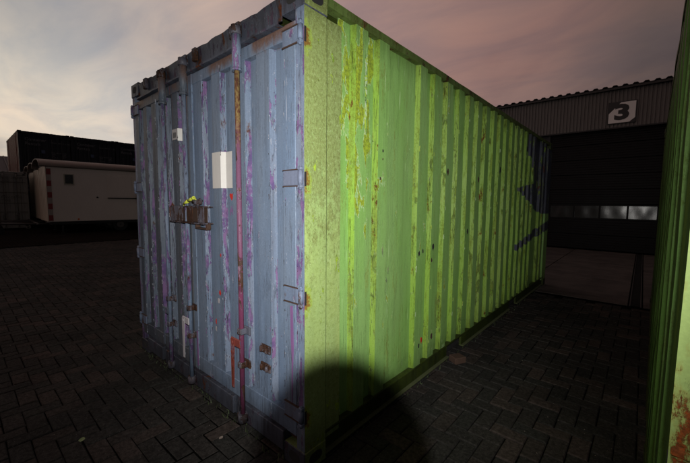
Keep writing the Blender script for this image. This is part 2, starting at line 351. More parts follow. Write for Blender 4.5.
def bm_obj(name, bm, parent=None, m=None, smooth=False, **kw):
    """link a bmesh as one object; far-apart pieces become objects of their own"""
    if kw.get('kind') is None and len(bm.faces) < 3000:
        bm.verts.ensure_lookup_table(); bm.verts.index_update(); seen = {}; isl = []
        for v in bm.verts:
            if v.index in seen: continue
            st = [v]; seen[v.index] = len(isl); cur = []
            while st:
                a = st.pop(); cur.append(a)
                for e in a.link_edges:
                    b_ = e.other_vert(a)
                    if b_.index not in seen: seen[b_.index] = len(isl); st.append(b_)
            isl.append(cur)
        if len(isl) > 1:
            bb = []
            for c in isl:
                lo = Vector([min(v.co[i] for v in c) for i in range(3)]); hi = Vector([max(v.co[i] for v in c) for i in range(3)]); bb.append((lo, hi))
            par = list(range(len(isl)))
            def root_(i):
                while par[i] != i: i = par[i]
                return i
            for i in range(len(isl)):
                for j in range(i + 1, len(isl)):
                    gap = Vector([max(0, bb[i][0][k] - bb[j][1][k], bb[j][0][k] - bb[i][1][k]) for k in range(3)]).length
                    if gap < 0.03: par[root_(i)] = root_(j)
            groups = {}
            for i in range(len(isl)): groups.setdefault(root_(i), []).append(i)
            if len(groups) > 1:
                out = []
                for g_i in groups.values():
                    keep = set(v.index for i in g_i for v in isl[i])
                    b2 = bm.copy(); b2.verts.ensure_lookup_table()
                    bmesh.ops.delete(b2, geom=[v for v in b2.verts if v.index not in keep], context='VERTS')
                    out.append(bm_obj(name, b2, parent, m, smooth, **kw))
                bm.free(); return out[0]
    me = bpy.data.meshes.new(name); bmesh.ops.recalc_face_normals(bm, faces=bm.faces)
    bm.to_mesh(me); bm.free()
    if smooth:
        for p in me.polygons: p.use_smooth = True
    return link(name, me, parent, m, **kw)

def box(bm, x0, x1, y0, y1, z0, z1, bev=0.0, mi=0):
    g = bmesh.ops.create_cube(bm, size=1.0)
    for v in g['verts']:
        v.co = Vector((x0 + (v.co.x + .5) * (x1 - x0), y0 + (v.co.y + .5) * (y1 - y0), z0 + (v.co.z + .5) * (z1 - z0)))
    fs = set(f for v in g['verts'] for f in v.link_faces)
    if bev:
        es = list(set(e for v in g['verts'] for e in v.link_edges))
        r = bmesh.ops.bevel(bm, geom=es, offset=bev, segments=1, affect='EDGES')
        fs = set(r['faces']) | set(f for f in fs if f.is_valid)
    for f_ in fs:
        if f_.is_valid: f_.material_index = mi
    return bm

def B(*a, **k):
    bm = bmesh.new(); box(bm, *a, **k); return bm

def cyl(bm, p0, p1, r0, r1=None, seg=12, mi=0):
    r1 = r0 if r1 is None else r1
    p0, p1 = Vector(p0), Vector(p1); d = (p1 - p0).normalized()
    a = d.orthogonal().normalized(); b_ = d.cross(a)
    A, Bv = [], []
    for i in range(seg):
        t = 2 * PI * i / seg; q = a * math.cos(t) + b_ * math.sin(t)
        A.append(bm.verts.new(p0 + q * r0)); Bv.append(bm.verts.new(p1 + q * r1))
    for i in range(seg):
        j = (i + 1) % seg
        f_ = bm.faces.new((A[i], A[j], Bv[j], Bv[i])); f_.material_index = mi; f_.smooth = True
    for ring in (A[::-1], Bv):
        f_ = bm.faces.new(ring); f_.material_index = mi
    return bm

def tube(bm, pts, r, seg=8):
    for a, b_ in zip(pts[:-1], pts[1:]): cyl(bm, a, b_, r, seg=seg)
    return bm

def prism(bm, poly, axis, a, b_, mi=0):
    """extrude a 2-D polygon along axis ('x','y','z') from a to b"""
    mk = {'x': lambda p, t: (t, p[0], p[1]), 'y': lambda p, t: (p[0], t, p[1]), 'z': lambda p, t: (p[0], p[1], t)}[axis]
    A = [bm.verts.new(mk(p, a)) for p in poly]; C = [bm.verts.new(mk(p, b_)) for p in poly]
    n = len(poly)
    for i in range(n):
        bm.faces.new((A[i], A[(i + 1) % n], C[(i + 1) % n], C[i])).material_index = mi
    bm.faces.new(A[::-1]).material_index = mi; bm.faces.new(C).material_index = mi
    return bm

def thing(name, label, cat, loc=(0, 0, 0), rz=0, group=None):
    o = bpy.data.objects.new(name, None); COL.objects.link(o); o.empty_display_size = 0.3
    o.location = loc; o.rotation_euler = (0, 0, rz); o['label'] = label; o['category'] = cat
    if group: o['group'] = group
    return o

def tag(o, label, cat, group=None):
    o['label'] = label; o['category'] = cat
    if group: o['group'] = group
    return o

def kids(o): return [c for c in bpy.data.objects if c.parent == o]

def copy_tree(o, parent=None):
    c = o.copy(); COL.objects.link(c); c.parent = parent
    for ch in kids(o): copy_tree(ch, c)
    return c

def text_mesh(name, s, size, m, parent, mw, offset=0.0, extrude=0.0005, align='CENTER', sx=1.0, label=None):
    cu = bpy.data.curves.new(name, 'FONT'); cu.body = s; cu.size = size; cu.align_x = align; cu.align_y = 'CENTER'
    cu.offset = offset; cu.extrude = extrude; cu.resolution_u = 3
    t = bpy.data.objects.new('tmp', cu); COL.objects.link(t)
    dg = bpy.context.evaluated_depsgraph_get()
    me = bpy.data.meshes.new_from_object(t.evaluated_get(dg)); bpy.data.objects.remove(t)
    me.name = name
    me.transform(mw @ Matrix.Diagonal((sx, 1, 1, 1)))
    me.materials.clear()
    return link(name, me, parent, m, label=label)

def wob(x, y, z_, amp, sc=2.3):
    return amp * noise.noise(Vector((x * sc, y * sc, z_ * sc * 0.6)))


# profile of a corrugated sheet: list of (s, depth, wall_flag_for_the_following_span)
def crests(spans, s0, s1, depth, run):
    """flat at depth between the crests; spans = [(a,b)] at depth 0"""
    P = [(s0, depth, 0)]
    for a, b_ in spans:
        P += [(a - run, depth, 1), (a, 0.0, 0), (b_, 0.0, 1), (b_ + run, depth, 0)]
    P.append((s1, depth, 0))
    return P

def sheet(P, z0, z1, place, amp=0.0, nz=14, seedv=0.0):
    """sheet metal panel following profile P between z0 and z1; place(s, depth, z) -> xyz"""
    bm = bmesh.new(); cols = []
    Q = []
    for (a, b_) in zip(P[:-1], P[1:]):
        n = 1 if a[2] else max(1, int((b_[0] - a[0]) / 0.06))
        for i in range(n):
            t = i / n; Q.append((a[0] + (b_[0] - a[0]) * t, a[1] + (b_[1] - a[1]) * t, a[2]))
    Q.append(P[-1])
    for k, (s, d, wl) in enumerate(Q):
        c = []
        for j in range(nz + 1):
            zz_ = z0 + (z1 - z0) * j / nz
            dd = d + wob(s + seedv, 3.1, zz_, amp) + wob(s + seedv, 9.1, zz_, amp * 0.6, 6)
            c.append(bm.verts.new(place(s + wob(s, seedv + 5, zz_, amp * 0.5, 3), dd, zz_)))
        cols.append(c)
    for k in range(len(Q) - 1):
        for j in range(nz):
            f_ = bm.faces.new((cols[k][j], cols[k + 1][j], cols[k + 1][j + 1], cols[k][j + 1]))
            f_.material_index = 1 if Q[k][2] else 0
    return bm

L20, W20, H20 = 6.058, 2.438, 2.591
pitch = 3.588 / 15
SPANS = [(.41, .525), (.65, .762)] + [(1.18 + pitch * k, 1.18 + pitch * k + .108) for k in range(16)] + [(5.296, 5.408), (5.533, 5.648)]

def build_container(root, ms, detail=True, right=True, left=True):
    """local frame: doors on y=0 facing -y, right side wall on x=0 facing +x, ground z=0"""
    post, flat, wall, rail, rod, hinge_m, door_m, doorw, hdr, lipm = (ms[k] for k in ('post', 'flat', 'wall', 'rail', 'rod', 'hinge', 'door', 'doorw', 'header', 'flange'))
    nz = 16 if detail else 3
    H, Wd, L = H20, W20, L20
    # floor / roof / blind end
    bm = B(-Wd + .04, -.04, .04, L - .04, .13, .16); bm_obj('floor_frame', bm, root, M_rust)
    bm = bmesh.new(); n = 48
    prof = [(.10 + (L - .2) * i / n, H - .035 + (.0 if i % 4 < 2 else -.018)) for i in range(n + 1)]
    A = [bm.verts.new((-.05, y, z_)) for y, z_ in prof]; C = [bm.verts.new((-Wd + .05, y, z_)) for y, z_ in prof]
    for i in range(n): bm.faces.new((A[i], A[i + 1], C[i + 1], C[i]))
    bm_obj('roof_panel', bm, root, rail)
    P = crests([(.25 + .27 * k, .25 + .27 * k + .12) for k in range(8)], .09, Wd - .09, .04, .02)
    bm_obj('end_panel', sheet(P, .16, H - .06, lambda s, d, z_: (-s, L - .005 - d, z_), .0, 2), root, [flat, wall])
    # sides
    for sgn, on in ((1, right), (-1, left)):
        if not on: continue
        pl = (lambda s, d, z_: (-.003 - d, s, z_)) if sgn > 0 else (lambda s, d, z_: (-Wd + .003 + d, s, z_))
        bm_obj('side_panel', sheet(crests(SPANS, .285, L - .285, .038, .014), .15, H - .055, pl, .005 if detail else 0, nz, sgn * 3.0), root, [flat, wall])
        xo = 0.0 if sgn > 0 else -Wd
        X = lambda a, b_: (xo + min(a * sgn, b_ * sgn), xo + max(a * sgn, b_ * sgn))
        x0, x1 = X(-.062, .0)
        bm = bmesh.new()      # top rail, slightly battered
        ny = 40
        pr = [(-.055, H - .056), (0.0, H - .056), (0.0, H - .010), (-.055, H - .010)]
        rows = []
        for i in range(ny + 1):
            y = .165 + (L - .33) * i / ny
            dz = wob(y, sgn, 0, .004, 3); dx = wob(y, sgn + 4, 0, .004, 2)
            rows.append([bm.verts.new((xo + (px_ + dx) * sgn, y, pz + dz)) for px_, pz in pr])
        for r0, r1 in zip(rows[:-1], rows[1:]):
            for i in range(4): bm.faces.new((r0[i], r0[(i + 1) % 4], r1[(i + 1) % 4], r1[i]))
        bm.faces.new(rows[0]); bm.faces.new(rows[-1][::-1])
        bm_obj('top_rail', bm, root, M_rail if post is M_gpost else rail)
        # bottom rail: channel with a lit lower flange, interrupted by fork pockets
        bm = bmesh.new()
        x0, x1 = X(-.045, -.022)
        for ya, yb in ((.165, 1.85), (2.20, 3.86), (4.21, L - .165)):
            box(bm, x0, x1, ya, yb, .035, .150)
        xa, xb = X(-.045, .002)
        for ya, yb in ((.163, 1.852), (1.852, 2.198), (2.198, 3.862), (3.862, 4.208), (4.208, L - .163)):
            box(bm, xa, xb, ya, yb, .151, .166, .002)
        bm_obj('bottom_rail', bm, root, rail)
        bm = bmesh.new(); xa, xb = X(-.045, .004)
        for ya, yb in ((.163, 1.85), (2.20, 3.86), (4.21, L - .163)): box(bm, xa, xb, ya, yb, .022, .034, .002)
        bm_obj('bottom_flange', bm, root, lipm)
        x0, x1 = X(-.5, -.055)
        for ya in (1.85, 3.86):
            bm = bmesh.new(); box(bm, x0, x1, ya + .004, ya + .346, .036, .150); bm_obj('fork_pocket', bm, root, M_hole)
        # posts
        for ya, yb, mm in ((.0, .285, post), (L - .285, L, flat)):
            x0, x1 = X(-.064, .0)
            bm = bmesh.new(); ns = 20
            if ya == 0.0:
                # front post: blue strip on the door side, side face dented
                rows = []
                ys = [0.0, .055, .11, .160, .172, .215, .25, .285]
                for j in range(ns + 1):
                    zz_ = .118 + (H - .236) * j / ns
                    row = []
                    for y in ys:
                        d = 0.0 if y < .165 else -.006
                        row.append(bm.verts.new((xo + (d + wob(y, sgn, zz_, .003, 5)) * sgn, y, zz_)))
                    rows.append(row)
                for r0, r1 in zip(rows[:-1], rows[1:]):
                    for i in range(len(ys) - 1): bm.faces.new((r0[i], r0[i + 1], r1[i + 1], r1[i])).material_index = 0
                z0_, z1_ = .118, H - .118
                for j in range(ns):      # front strip
                    a_, b2 = rows[j][0], rows[j + 1][0]
                    c2 = bm.verts.new((xo - .064 * sgn, 0, a_.co.z)); d2 = bm.verts.new((xo - .064 * sgn, 0, b2.co.z))
                    bm.faces.new((a_, b2, d2, c2)).material_index = 1
                    e2 = bm.verts.new((xo - .064 * sgn, .06, a_.co.z)); g2 = bm.verts.new((xo - .064 * sgn, .06, b2.co.z))
                    bm.faces.new((c2, d2, g2, e2)).material_index = 1
                bm_obj('corner_post', bm, root, [mm, doorw])
            else:
                box(bm, x0, x1, ya, yb, .118, H - .118); bm_obj('corner_post', bm, root, [mm])
        # castings with oval holes
        for yb in (0.0, L):
            for zb in (0.0, H - .118):
                y0, y1 = (-.006, .162) if yb == 0 else (L - .162, L + .006)
                x0, x1 = X(-.172, .006)
                bm = B(x0, x1, y0, y1, zb, zb + .118, .004)
                cast = bm_obj('corner_casting', bm, root, ([M_gpost, M_blued] if post is M_gpost and sgn > 0 else hdr) if yb == 0 else rail)
                if yb == 0 and post is M_gpost and sgn > 0:
                    for pf in cast.data.polygons:
                        if pf.normal.y < -.5 or pf.normal.z < -.5: pf.material_index = 1
                bm = bmesh.new(); yc, zc = (y0 + y1) / 2, zb + .062
                hole = [(yc + .036 * math.cos(t) + (.014 if math.cos(t) > 0 else -.014), zc + .031 * math.sin(t)) for t in [2 * PI * i / 16 for i in range(16)]]
                xs_ = xo + .0065 * sgn
                prism(bm, hole, 'x', xs_ - .004, xs_ + .0005)
                if yb == 0:
                    xc = (x0 + x1) / 2
                    hole = [(xc + .034 * math.cos(t) + (.012 if math.cos(t) > 0 else -.012), zc + .030 * math.sin(t)) for t in [2 * PI * i / 16 for i in range(16)]]
                    prism(bm, hole, 'y', -.0066, -.003)
                bm_obj('casting_hole', bm, cast, M_hole)
    # door header: plate, drip gutter with a ragged top
    bm = bmesh.new(); n = 40; rows = []
    for i in range(n + 1):
        x = -Wd + .175 + (Wd - .35) * i / n
        rg = wob(x, 1, 0, .026, 4) + wob(x, 7, 0, .018, 12) - .004
        rows.append([bm.verts.new(v) for v in ((x, .05, H - .014 + rg * .6), (x, -.004 + rg * .3, H - .02 + rg), (x, .004, H - .075), (x, .006, 2.452), (x, -.022 + rg * .3, 2.440), (x, -.022 + rg * .3, 2.428), (x, .05, 2.424))])
    for r0, r1 in zip(rows[:-1], rows[1:]):
        for i in range(6): bm.faces.new((r0[i], r0[i + 1], r1[i + 1], r1[i]))
    hd = bm_obj('door_header', bm, root, hdr)
    if detail:
        for xa, wd_ in ((-.60, .11), (-1.30, .10), (-1.72, .12), (-2.05, .06), (-1.12, .05)):
            bm = B(xa - wd_ / 2, xa + wd_ / 2, -.028, .002, 2.49 + rnd.uniform(-.01, .01), H - .03 + rnd.uniform(0, .02), .006)
            bm_obj('keeper_bracket', bm, hd, M_rustb)
    # sill
    bm = bmesh.new()
    for xa, xb in ((-2.26, -1.90), (-1.83, -1.36), (-1.29, -.71), (-.62, -.175)):
        box(bm, xa, xb, -.012 + rnd.uniform(-.004, .004), .05, .05, .172, .004)
    box(bm, -2.262, -.173, .012, .10, .04, .178)
    bm_obj('door_sill', bm, root, hdr)
    # doors
    for di, (xa, xb, vals) in enumerate(((-1.265, -.066, [(-1.08, -.937), (-.829, -.691), (-.537, -.416), (-.293, -.173)]),
                                       (-2.372, -1.272, [(-2.290, -2.195), (-2.110, -2.000), (-1.895, -1.785), (-1.690, -1.575), (-1.472, -1.355)]))):
        dr = bpy.data.objects.new('door', None); COL.objects.link(dr); dr.parent = root; dr.empty_display_size = .2
        P = [(xa, 0.0, 0)]
        for v0, v1 in vals: P += [(v0, 0.0, 1), (v0 + .013, .037, 0), (v1 - .010, .037, 1), (v1, 0.0, 0)]
        P.append((xb, 0.0, 0))
        pl = lambda s, d, z_: (s, .004 + d, z_)
        bm = sheet(P, .30, 2.345, pl, .003 if detail else 0, nz, di * 7.0)
        if detail and di == 1 and door_m is M_blue: door_m, doorw = M_blue2, M_bluew2
        bm_obj('door_panel', bm, dr, [door_m, doorw])
        bm = bmesh.new()
        box(bm, xa, xb, -.001, .045, 2.345, 2.418, .003); box(bm, xa, xb, -.001, .045, .190, .300, .003)
        bm_obj('door_rail', bm, dr, door_m)
        bm = bmesh.new()
        st = .085 if di == 0 else .080
        if di == 0: box(bm, xb - st, xb, -.003, .03, .188, 2.420, .003); box(bm, xa, xa + .055, -.004, .03, .188, 2.420, .003)
        else: box(bm, xa, xa + st, -.003, .03, .188, 2.420, .003); box(bm, xb - .06, xb, -.003, .03, .188, 2.420, .003)
        bm_obj('door_stile', bm, dr, doorw if not detail else door_m)
        bm = bmesh.new()
        if di == 0:
            box(bm, xb + .001, xb + .004, .002, .03, .19, 2.42); box(bm, xa - .008, xa, .002, .02, .19, 2.42)
        else: box(bm, xa - .004, xa - .001, .002, .03, .19, 2.42)
        bm_obj('door_gasket', bm, dr, M_black)
        # hinges
        for hz in (2.345, 1.628, .998, .330):
            s = 1 if di == 0 else -1; xe = 0.0 if di == 0 else -Wd
            bm = bmesh.new()
            X2 = lambda a, b_: (xe + min(a * s, b_ * s), xe + max(a * s, b_ * s))
            x0, x1 = X2(-.158, -.022); box(bm, x0, x1, -.012, -.0035, hz - .040, hz + .040, .003)
            x0, x1 = X2(-.030, -.002); 
            for q in (-1, 1): box(bm, x0, x1, -.022, -.001, hz + q * .046 - .008, hz + q * .046 + .008, .003)
            cyl(bm, (xe - .016 * s, -.012, hz - .062), (xe - .016 * s, -.012, hz + .060), .008)
            cyl(bm, (xe - .016 * s, -.012, hz - .034), (xe - .016 * s, -.012, hz + .034), .0135)
            bm_obj('hinge', bm, dr, hinge_m)
            if detail:
                bm = bmesh.new(); x0, x1 = X2(-.001, .0012)
                box(bm, x0, x1, .001, .013, hz - .045, hz + .03); bm_obj('hinge_slot', bm, dr, M_hole)
                bm = bmesh.new(); x0, x1 = X2(-.160, -.004)
                for q in (-1, 1): box(bm, x0, x1, -.014, -.003, hz + q * .043 - .0022, hz + q * .043 + .0022)
                bm_obj('hinge_weld', bm, dr, M_rust)
        # lock rods
        rods = ((-.555, rod[0], True), (-.345, rod[0], False)) if di == 0 else ((-1.270, rod[1], True), (-1.650, rod[2], True))
        if not detail: rods = ((-.9, rod[0], True), (-.42, rod[0], True)) if di == 0 else ((-1.52, rod[0], True), (-2.02, rod[0], True))
        for rx, rm, whole in rods:
            if whole:
                bm = bmesh.new()
                cyl(bm, (rx, -.035, .10), (rx, -.035, 2.30), .0165, seg=12)
                ro = bm_obj('lock_rod', bm, dr, rm)
                bm = bmesh.new(); cyl(bm, (rx, -.035, 2.285), (rx, -.035, 2.50), .028, seg=14)
                cyl(bm, (rx, -.035, 2.275), (rx, -.035, 2.29), .031)
                bm_obj('rod_sleeve', bm, ro, door_m if not detail or rx < -.6 else doorw)
                bm = bmesh.new()
                for zc in (2.505, .105):
                    cyl(bm, (rx, -.036, zc - .025), (rx, -.036, zc + .028), .034, .030, 10)
                    box(bm, rx - .055, rx + .012, -.048, -.012, zc - .018, zc + .015, .006)
                bm_obj('locking_cam', bm, ro, M_rustb if detail else rm)
            else: ro = dr
            bm = bmesh.new()
            for zc in ((2.1, 1.5, .68, .46) if whole else (.615, .50)):
                if detail and whole and zc in (1.5, 2.1): continue
                box(bm, rx - .048, rx + .048, -.010, .004, zc - .026, zc + .026, .004)
                if whole: box(bm, rx - .024, rx + .024, -.056, -.008, zc - .020, zc + .020, .006)
                else:
                    box(bm, rx - .030, rx - .012, -.030, -.006, zc - .016, zc + .022, .005); box(bm, rx + .010, rx + .03, -.022, -.006, zc - .02, zc + .012, .005)
            bm_obj('rod_bracket', bm, ro, M_rustb if detail else rm)
            if whole:
                # handle: hub by the rod and a flat bar hanging down beside it
                bm = bmesh.new(); hz = .60 if rx > -1 else .575
                off = -.062
                box(bm, rx + off - .026, rx + .022, -.062, -.050, hz - .024, hz + .030, .005)
                n = 8; poly = []
                for i in range(n + 1):
                    t = i / n; poly.append((rx + off - .020 + .006 * t, hz + .02 - .32 * t))
                for i in range(n, -1, -1):
                    t = i / n; poly.append((rx + off + .022 - .010 * t, hz + .02 - .32 * t))
                prism(bm, poly, 'y', -.066, -.0625)
                cyl(bm, (rx + off, -.07, hz), (rx + off, -.055, hz), .012)
                hm = M_redr if rx > -1 else (M_wpaint if rx > -1.4 else doorw)
                bm_obj('handle', bm, ro, hm if detail else rm)
    return root

# ------------------------------------------------------------------ the main container
MS_MAIN = dict(post=M_gpost, flat=M_gflat, wall=M_gwall, rail=M_gdark, rod=(M_mag, M_bluew, M_bluew), hinge=M_hinge, door=M_blue, doorw=M_bluew, header=M_blued, flange=simple('mossy_green_flange', (0.045, 0.055, 0.018), .9, .6, 9))
main = thing('shipping_container', 'old green shipping container with flaking blue doors, seen corner-on in the middle of the yard', 'container')
build_container(main, MS_MAIN)
doors = [c for c in kids(main) if c.name.startswith('door') and c.type == 'EMPTY']
right_door, left_door = doors[0], doors[1]

# stickers that follow the pressed profile
def decal(name, pts, z0, z1, m, parent, label=None, lift=.0015):
    bm = bmesh.new()
    A = [bm.verts.new((x, y - lift, z0)) for x, y in pts]; C = [bm.verts.new((x, y - lift, z1)) for x, y in pts]
    A2 = [bm.verts.new((x, y - lift + .001, z0)) for x, y in pts]; C2 = [bm.verts.new((x, y - lift + .001, z1)) for x, y in pts]
    for i in range(len(pts) - 1):
        bm.faces.new((A[i], A[i + 1], C[i + 1], C[i])); bm.faces.new((A2[i], C2[i], C2[i + 1], A2[i + 1]))
        bm.faces.new((A[i], A2[i], A2[i + 1], A[i + 1])); bm.faces.new((C[i], C[i + 1], C2[i + 1], C2[i]))
    return bm_obj(name, bm, parent, m, label=label)
decal('sticker', [(-.940, .0035), (-.833, .0035), (-.829, .003), (-.817, .037), (-.710, .0385)], 1.590, 1.832, M_white, right_door, 'blank white sticker pressed into the corrugation', .004)
decal('sticker', [(-1.570, .002), (-1.476, .002)], 1.985, 2.068, M_grey, left_door, 'small faded grey label', .004)
decal('sticker', [(-1.474, .003), (-1.459, .040), (-1.430, .0405)], 1.975, 2.07, M_white, left_door, 'small white label with a black dot', .0035)
bm = bmesh.new(); prism(bm, [(-1.445 + .007 * math.cos(t), 2.0 + .007 * math.sin(t)) for t in [i * PI / 5 for i in range(10)]], 'y', .0345, .0355)
bm_obj('label_dot', bm, left_door, M_ink)
for k in range(4):
    bm = B(-1.548 + .014 * k, -1.541 + .014 * k, -.0035, -.0022, 2.00, 2.045 - .005 * (k % 2)); bm_obj('label_print', bm, left_door, M_ink)
# red heart-like blot and drips
def blot(name, cx_, cz_, r, y, m, parent, seed, sx=1.0):
    q = random.Random(seed); bm = bmesh.new()
    pts = [(cx_ + sx * r * math.cos(t) * q.uniform(.7, 1.15), cz_ + r * math.sin(t) * q.uniform(.7, 1.15)) for t in [i * 2 * PI / 14 for i in range(14)]]
    prism(bm, pts, 'y', y - .0012, y); return bm_obj(name, bm, parent, m)
bm = bmesh.new()
hp = []
for i in range(20):
    t = 2 * PI * i / 20; hp.append((-.757 + .0017 * 16 * math.sin(t) ** 3 * .9, 1.535 + .0017 * (13 * math.cos(t) - 5 * math.cos(2 * t) - 2 * math.cos(3 * t) - math.cos(4 * t)) * 1.0))
prism(bm, hp, 'y', .0335, .0352); bm_obj('painted_heart', bm, right_door, M_red)
for k, (x, z_) in enumerate(((-.765, 1.45), (-.750, 1.435), (-.775, 1.43), (-.742, 1.46))):
    bm = B(x - .0035, x + .0035, .034, .0354, z_ - .022, z_ + .018); bm_obj('ink_scrawl', bm, right_door, M_purp)
for x, z_, r, y, m in ((-.86, 1.13, .012, .003, M_red), (-.88, .86, .02, .003, M_red), (-.90, .80, .022, .003, M_wpaint), (-1.0, .62, .022, .036, M_red), (-1.005, .56, .02, .036, M_wpaint)):
    blot('paint_blot', x, z_, r, y, m, right_door, int(x * 1000), .6)
bm = bmesh.new()
prism(bm, [(-.112, .93), (-.092, .935), (-.088, .80), (-.084, .70), (-.092, .58), (-.095, .45), (-.100, .34), (-.103, .50), (-.101, .64), (-.108, .74)], 'y', -.0055, -.003)
bm_obj('paint_run', bm, right_door, M_purp)
bm = bmesh.new()
prism(bm, [(-1.235, .50), (-1.215, .50), (-1.213, .22), (-1.232, .22)], 'y', -.0065, -.0042); bm_obj('paint_run', bm, right_door, M_purp)

# lock box across the two doors
lb = bpy.data.objects.new('lock_box', None); COL.objects.link(lb); lb.parent = main
bm = bmesh.new()
xa, xb, za, zb, yf, th = -1.475, -.935, 1.352, 1.462, -.075, .006
box(bm, xa, xa + .215, yf, yf + th, za, zb, .001)
box(bm, xa + .285, xa + .375, yf, yf + th, za, zb, .001)
box(bm, xa + .455, xb, yf, yf + th, za, zb, .001)
box(bm, xa, xb, yf + .001, -.005, zb - .004, zb + .003); box(bm, xa, xb, yf - .008, -.005, za - .010, za - .002)
box(bm, xa - .001, xa + .005, yf + .002, -.005, za, zb - .005)
bm_obj('housing', bm, lb, M_rustb)
bm = bmesh.new(); box(bm, xa + .02, xb - .01, yf + .03, yf + .034, za, zb - .008); bm_obj('back_plate', bm, lb, M_rust)
bm = bmesh.new(); box(bm, xa + .31, xa + .335, -.04, -.008, zb + .003, zb + .055, .005); cyl(bm, (xa + .34, -.05, zb + .035), (xa + .45, -.05, zb + .03), .014); cyl(bm, (xa + .40, -.06, zb + .01), (xa + .40, -.02, zb + .05), .02, .016)
bm_obj('hasp', bm, lb, M_rustb)
bm = bmesh.new(); box(bm, -1.14, -.97, -.040, -.006, 1.300, 1.312, .003); box(bm, -1.14, -1.125, -.038, -.005, 1.312, 1.341); box(bm, -.985, -.97, -.038, -.005, 1.312, 1.341)
bm_obj('lower_bracket', bm, lb, M_rust)
# yellow seal lying on the lock box
bm = bmesh.new(); n = 12; prev = None
cyl(bm, (-1.285, -.050, 1.480), (-1.215, -.046, 1.504), .010, .013, 10); cyl(bm, (-1.215, -.046, 1.504), (-1.150, -.043, 1.522), .013, .011, 10); cyl(bm, (-1.150, -.043, 1.522), (-1.138, -.043, 1.526), .014, .012, 10)
tube(bm, [(-1.285, -.050, 1.480), (-1.30, -.05, 1.472), (-1.295, -.045, 1.4665), (-1.27, -.04, 1.4665)], .003)
tube(bm, [(-1.138, -.043, 1.526), (-1.115, -.043, 1.524), (-1.10, -.045, 1.505), (-1.10, -.05, 1.482)], .0035)
seal = bm_obj('container_seal', bm, None, M_yel); tag(seal, 'bright yellow plastic seal lying on the rusty lock box of the blue doors', 'seal')

# loose flakes of paint standing off the steel near the front corner of the green side
bm = bmesh.new(); q = random.Random(11)
def flake(y, z_, w_, h_, x0, curl, mi):
    n = 5; A, C = [], []
    for i in range(n + 1):
        t = i / n; zz_ = z_ + h_ * (t - .5); ww = w_ * (.45 + .55 * math.sin(PI * (t * .8 + .1))) * q.uniform(.7, 1.2); off = q.uniform(-.004, .004)
        A.append(bm.verts.new((x0, y + off, zz_))); C.append(bm.verts.new((x0 + curl * q.uniform(.5, 1.1), y + off + ww, zz_ + q.uniform(-.006, .006))))
    for i in range(n): bm.faces.new((A[i], A[i + 1], C[i + 1], C[i])).material_index = mi
for _ in range(60):
    k = q.randrange(2, 18); sp_ = SPANS[k]; z_ = q.uniform(.3, 2.4)
    flake(sp_[0] - .004 + q.uniform(0, .02), z_, q.uniform(.004, .011), q.uniform(.015, .05), -.003, q.uniform(.002, .006), q.randrange(2))
bm_obj('loose_paint', bm, main, [M_flake, M_flakep], kind='stuff')
bm = bmesh.new()
EDG = [-1.08, -.829, -.537, -.293, -.16, -.07, -1.22, -2.290, -2.110, -1.895, -1.690, -1.472]
for _ in range(420):
    x = q.choice(EDG) + q.choice((-.004, .010, .016)) + q.uniform(-.004, .004); z_ = q.uniform(.25, 2.38) if q.random() < .6 else q.uniform(.2, .9)
    w_, h_ = q.uniform(.002, .008), q.uniform(.008, .04); n = 3; A, C = [], []
    for i in range(n + 1):
        t = i / n; A.append(bm.verts.new((x + q.uniform(-.0015, .0015), -.001, z_ + h_ * (t - .5)))); C.append(bm.verts.new((x + w_ * q.uniform(.2, 1) * math.sin(PI * (t * .8 + .1)), -.003 - q.uniform(0, .004), z_ + h_ * (t - .5) + q.uniform(-.003, .003))))
    mi = q.choice((0, 0, 1, 2, 2))
    for i in range(n): bm.faces.new((A[i], A[i + 1], C[i + 1], C[i])).material_index = mi
bm_obj('loose_paint', bm, main, [simple('pale_blue_chip', (0.24, 0.25, 0.29), .7, .3, 40), M_purp, simple('dark_chip', (0.03, 0.022, 0.026), .8, .3, 40)], kind='stuff')
# rust holes and red dot on the side
def scab(y, z_, r, m, x=-.0005, seed=1, sy_=.6):
    q2 = random.Random(seed); b2 = bmesh.new()
    prism(b2, [(y + sy_ * r * math.cos(t) * q2.uniform(.6, 1.2), z_ + r * math.sin(t) * q2.uniform(.6, 1.2)) for t in [i * 2 * PI / 12 for i in range(12)]], 'x', x - .003, x)
    return b2
for i, (y, z_, r, m) in enumerate(((.700, 1.845, .010, M_hole), (.700, 1.79, .007, M_rust), (.675, 1.66, .012, M_rust), (1.225, 1.10, .022, M_hole), (1.285, 1.115, .018, M_hole), (1.46, 1.13, .03, M_hole), (1.44, 1.02, .02, M_rust),
        (2.2, 1.22, .03, M_hole), (1.30, .37, .028, M_red), (1.70, 1.78, .035, M_rust), (.035, 1.10, .012, M_rust), (3.15, 1.9, .04, M_hole), (2.45, 1.75, .03, M_rust), (1.48, .35, .03, M_rust), (1.26, .33, .02, M_hole))):
    bm_obj('rust_spot' if m is not M_red else 'red_paint_spot', scab(y, z_, r, m, -.0002, i), main, m)

